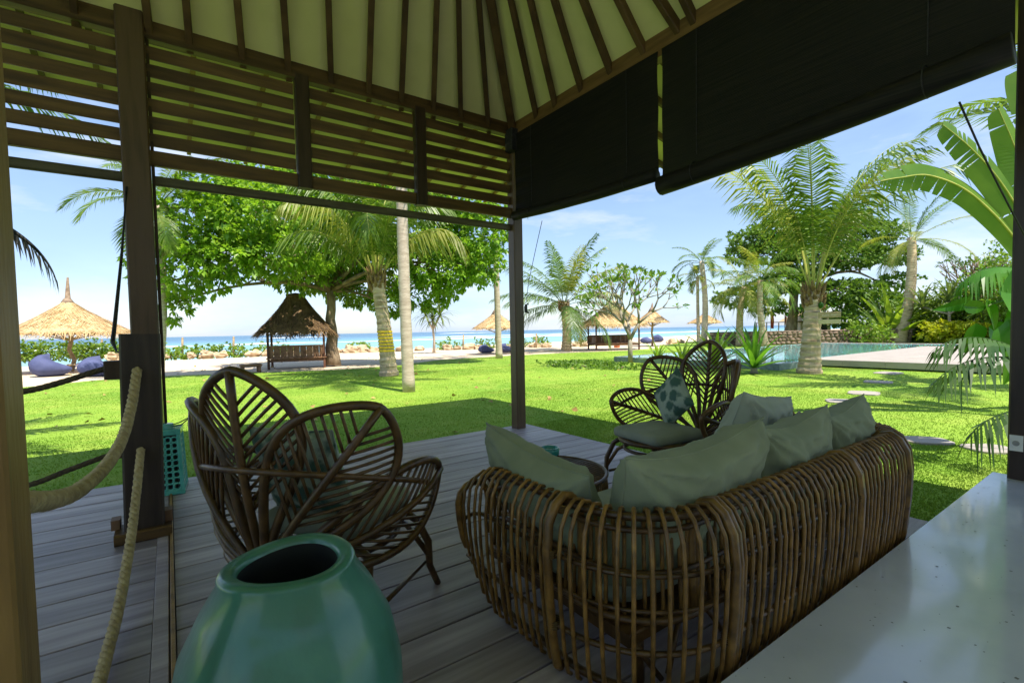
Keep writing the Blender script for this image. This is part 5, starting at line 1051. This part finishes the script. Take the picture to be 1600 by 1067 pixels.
# beach fence posts
for i, (x, lb) in enumerate(((159, 'weathered fence post behind the right bean bag'), (285, 'thickest fence post, just right of the tall left post'), (365, 'fence post left of the dark gazebo roof'), (724, 'fence post left of the far straw umbrella'), (838, 'fence post right of the corner post'), (907, 'fence post left of the pale gazebo'))):
    c = DD(x, 552, 38 if x < 500 else 42); hgt = 1.45 if x < 400 else 1.2; o = thing('fence_post', lb, 'post', (c.x, c.y, SAND), group='beach fence posts')
    MB().tube([(0, 0, -.1), (.02, .01, hgt*.5), (.05, .0, hgt)], [.085, .08, .07], 8).build('shaft', POLE, o, smooth=True); MB().lathe([(0, hgt+.03), (.05, hgt+.02), (.074, hgt-.03), (.074, hgt-.10)], 8, (.047, 0, 0)).build('cap', POLE, o, smooth=True)
# ------------------------------------------------------------------ pool
PX0, PX1, PY0, PY1 = 16.55, 36.0, -8.0, 14.9; WZ = .07; TX0, TX1, TY1 = 18.6, 32.0, 8.05
pool = bpy.data.objects.new('swimming_pool', None); COL.objects.link(pool); pool['kind'] = 'structure'
wm = bpy.data.materials.new('pool_water'); wm.use_nodes = True; t = wm.node_tree; b = t.nodes['Principled BSDF']; b.inputs['Base Color'].default_value = (.55, .86, .86, 1); b.inputs['Transmission Weight'].default_value = .85; b.inputs['Roughness'].default_value = .03; b.inputs['IOR'].default_value = 1.33
nb = t.nodes.new('ShaderNodeTexNoise'); nb.inputs['Scale'].default_value = 1.6; nb.inputs['Detail'].default_value = 3; bb = t.nodes.new('ShaderNodeBump'); bb.inputs['Strength'].default_value = .10; bb.inputs['Distance'].default_value = .1; tcc = t.nodes.new('ShaderNodeTexCoord')
t.links.new(tcc.outputs['Object'], nb.inputs[0]); t.links.new(nb.outputs[0], bb.inputs['Height']); t.links.new(bb.outputs[0], b.inputs['Normal'])
MB().add([(PX0, TY1, WZ), (TX1, TY1, WZ), (TX1, PY0, WZ), (PX1, PY0, WZ), (PX1, TY1, WZ), (PX1, PY1, WZ), (TX1, PY1, WZ), (PX0, PY1, WZ)], [(0, 1, 6, 7), (1, 4, 5, 6), (2, 3, 4, 1)]).build('pool_surface', wm, pool)
MB().add([(PX0, TY1, -.09), (TX1, TY1, -.09), (TX1, PY0, -.09), (PX1, PY0, -.09), (PX1, TY1, -.09), (PX1, PY1, -.09), (TX1, PY1, -.09), (PX0, PY1, -.09)], [(0, 1, 6, 7), (1, 4, 5, 6), (2, 3, 4, 1)]).build('pool_bottom', POOLB, pool)
MB().beam((PX0-.2, TY1-.1, -.045), (TX0, TY1-.1, -.045), .2, .24, (0, 0, 1), .006).build('side_wall', POOLW, pool)
MB().beam((PX0-.1, TY1, -.04), (PX0-.1, PY1, -.04), .2, .24, (0, 0, 1), .006).build('near_wall', POOLW, pool)
MB().beam((PX0-.2, PY1+.1, -.038), (PX1+.2, PY1+.1, -.038), .2, .24, (0, 0, 1), .006).build('end_wall', POOLW, pool)
MB().beam((PX1+.3, PY0-.1, -.03), (PX1+.3, PY1+.2, -.03), .6, .26, (0, 0, 1), .006).build('far_coping', PALE, pool)
sl_ = bpy.data.objects.new('sun_terrace', None); COL.objects.link(sl_); sl_['kind'] = 'structure'
c0 = G(1281, 572); SX0 = TX0; SY1 = TY1
for i in range(10):
    for j in range(11):
        y1 = SY1-i*1.2; xx0 = SX0+j*1.22; MB().beam((xx0+.004, y1-.6, .025), (xx0+1.216, y1-.6, .025), 1.192, .19, (0, 0, 1), .006).build('paving_slab', PALE, sl_)
MB().box((SX0+6.72, SY1-6.1, -.05), (13.3, 11.9, .10)).build('slab_base', POOLW, sl_)
# stepping stones
for i, (x, y, sx, sy, lb) in enumerate(((1388, 583.5, .75, .38, 'farthest stepping stone, nearest the pool terrace'), (1372, 597.5, .55, .36, 'second stepping stone from the pool terrace'), (1350, 615, .6, .36, 'third stepping stone from the pool terrace'), (1318, 628, .5, .36, 'stepping stone half hidden behind the rightmost sofa cushion'), (1446, 690, .42, .30, 'stepping stone right of the sofa end'), (1546, 703, .42, .3, 'stepping stone nearest the right post'))):
    c = G(x, y); mb = MB(); r = random.Random(i+40); k = 14; ring = [(math.copysign(abs(math.cos(6.2832*j/k))**.5, math.cos(6.2832*j/k)), math.copysign(abs(math.sin(6.2832*j/k))**.5, math.sin(6.2832*j/k))) for j in range(k)]; jj = [r.uniform(.93, 1.07) for _ in range(k)]
    vs = [(a*sx*.5*q, b_*sy*.8*q, z) for z, sc_ in ((0, 1), (.022, 1)) for (a, b_), q in zip(ring, jj)]+[(a*sx*.5*q*.96, b_*sy*.8*q*.96, .03) for (a, b_), q in zip(ring, jj)]
    mb.add(vs, [(l*k+j, l*k+(j+1) % k, (l+1)*k+(j+1) % k, (l+1)*k+j) for l in range(2) for j in range(k)]+[tuple(range(2*k, 3*k))]); o = mb.build('stepping_stone', PALE, loc=(c.x, c.y, LAWN)); o.rotation_euler = (0, 0, R_(10*i)); tag(o, lb, 'stone', 'stepping stones in the lawn')
# stone wall beyond the pool
def stone_wall(p, q, h, th, label, seed):
    p = Vector(p); q = Vector(q); d = (q-p); L = d.length; rz = math.atan2(d.y, d.x); t = thing('stone_wall', label, 'wall', p, rz); MB().box((L/2, 0, h/2), (L, th*.8, h*.97)).build('core', MORT, t); r = random.Random(seed); mb = MB(); z = .0; row = 0
    while z < h-.08:
        x = -r.uniform(0, .2); hh = r.uniform(.20, .30)
        while x < L:
            w_ = r.uniform(.22, .45); mb.blob((x+w_/2, -th*.40, z+hh/2+r.uniform(-.03, .03)), (w_*.50, .10, hh*.50), r.random()*50, 8, 6, .5, 1.5); x += w_
        z += hh*.92; row += 1
    mb.build('stones', STONEW, t, kind='stuff')
    mb = MB(); x = 0
    while x < L: w_ = r.uniform(.4, .6); mb.beam((x, 0, h), (x+w_-.02, 0, h), th*1.05, .09, (0, 0, 1), .02); x += w_
    mb.build('cap_stones', STONEW, t)
a = DD(1110, 532, 37); c = DD(1420, 527, 36)
stone_wall((a.x, a.y, LAWN), (c.x, c.y, LAWN), 1.02, .4, 'long low wall of purple brown stones beyond the pool', 3)
# beach club behind the wall: hut, white parasols, flags
b = DD(1262, 512, 52); hb = thing('beach_hut', 'small thatched hut behind the stone wall', 'hut', (b.x, b.y, LAWN), R_(-30))
MB().box((0, 0, 1.0), (3.4, 2.4, 2.0)).build('wall', mat('hut_wall', (.55, .45, .33), (.62, .52, .4), 4, .85), hb)
mb = MB(); mb.add([(-2.2, -1.7, 1.9), (2.2, -1.7, 1.9), (2.2, 1.7, 1.9), (-2.2, 1.7, 1.9), (-.9, 0, 3.0), (.9, 0, 3.0)], [(0, 1, 5, 4), (1, 2, 5), (2, 3, 4, 5), (3, 0, 4), (3, 2, 1, 0)]); mb.build('thatch_roof', THATCH, hb)
MB().box((-.4, -1.21, .85), (.8, .04, 1.6)).build('door', BENCH, hb); MB().box((.9, -1.21, 1.2), (.8, .04, .7)).build('window', NBLACK, hb)
for i, (x, y, lb) in enumerate(((1318, 512, 'white beach parasol right of the wooden sign'), (1340, 510, 'second white beach parasol right of the wooden sign'))):
    b = DD(x, 520, 50); pz = thing('beach_parasol', lb, 'parasol', (b.x, b.y, LAWN), group='white parasols behind the wall'); MB().tube([(0, 0, 0), (0, 0, 2.6)], .03, 6).build('pole', WHITEP, pz); MB().lathe([(1.5, 1.95), (1.45, 2.05), (.7, 2.42), (0, 2.7)], 8).build('canopy', WHITEP, pz)
    for k in range(8): a_ = 6.2832*k/8; MB().tube([(0, 0, 2.6), (1.45*math.cos(a_), 1.45*math.sin(a_), 1.98)], .015, 4).build('rib', WHITEP, pz)
for i, (x, y, lb) in enumerate(((1204, 488, 'red feather flag left of the big coconut palm'), (1226, 486, 'small red flag between the trunks left of the big coconut palm'))):
    b = DD(x, 520, 48); fl = thing('beach_flag', lb, 'flag', (b.x, b.y, LAWN), R_(-20+30*i), 'red flags behind the wall'); MB().tube([(0, 0, 0), (0, 0, 2.6), (.1, 0, 3.1)], .025, 6).build('pole', WHITEP, fl)
    mb = MB(); A = [(.03+.03*math.sin(k), .06*math.sin(k*.9), 1.2+.27*k) for k in range(8)]; B = [(.45-.03*k+.05*math.sin(k), .10*math.sin(k*.9+1), 1.15+.27*k) for k in range(8)]; mb.strip(A, B); o = mb.build('cloth', RED, fl)
    o.modifiers.new('thick', 'SOLIDIFY').thickness = .01
mb = None
b = DD(1225, 520, 50); rl = thing('shade_pergola', 'flat dark pergola between the flags and the palm trunk', 'pergola', (b.x, b.y, LAWN), R_(-32))
for sx in (-2.4, 0, 2.4):
    for sy in (-.9, .9): MB().beam((sx, sy, 0), (sx, sy, 1.75), .08, .08, (0, 1, 0)).build('post', POLE, rl)
for k in range(8): MB().beam((-2.6, -1+.28*k, 1.8), (2.6, -1+.28*k, 1.8), .06, .06).build('slat', BENCH, rl)
# villa at the far right
b = DD(1760, 520, 40); vl = thing('tiled_villa', 'villa with an orange tiled roof behind the foliage at the right', 'house', (b.x, b.y, LAWN), R_(-12))
zr = DD(1575, 384, 36).z-LAWN
MB().box((0, 0, zr/2-.05), (7, 9, zr-.1)).build('wall', PLAST, vl)
mb = MB(); rs = MB()
mb.add([(-4.3, -5.3, zr), (4.3, -5.3, zr), (4.3, 5.3, zr), (-4.3, 5.3, zr), (0, -1.5, zr+2.4), (0, 1.5, zr+2.4)], [(0, 1, 4), (1, 2, 5, 4), (2, 3, 5), (3, 0, 4, 5), (3, 2, 1, 0)]); rf = mb.build('roof', TILE, vl)
for i in range(12):
    s = i/12; k = 1-s; rs.tube([(-4.3*k-.03, -1.5*s-5.3*k, zr+2.4*s+.03), (-4.3*k-.03, 1.5*s+5.3*k, zr+2.4*s+.03)], .05, 5)
rs.build('tile_course', TILE, rf)
for y in (-2.5, 1.5):
    o = MB().box((-3.5, y, zr*.72), (.06, 1.2, 1.2)).build('window', NBLACK, vl); MB().beam((-3.54, y-.7, zr*.72-.65), (-3.54, y+.7, zr*.72-.65), .1, .08).build('sill', PALE, o)

# a few fallen leaves on the grass and sand
g = np.random.default_rng(77); n = 260; xy = np.stack([g.uniform(-4, 20, n), g.uniform(6, 30, n)], 1); k = (xy[:, 1] < 8+18*g.random(n)) | (xy[:, 0] < 12); xy = xy[k]; C = np.concatenate([xy, np.full((len(xy), 1), LAWN+.03)], 1); O = np.concatenate([g.normal(0, 1, (len(xy), 2)), np.zeros((len(xy), 1))], 1)
ok = ~((C[:, 0] > 16.2) & (C[:, 1] < 15.2)); V, F = leaves(C[ok], O[ok], 1, .16, .05, g, .2, 0, .05); fl_ = leafobj('fallen_leaves', V, F, mat('dry_leaf', (.20, .11, .04), (.42, .30, .10), 3, .8), None); tag(fl_, 'scattered dry brown leaves lying on the lawn and sand', 'leaves')
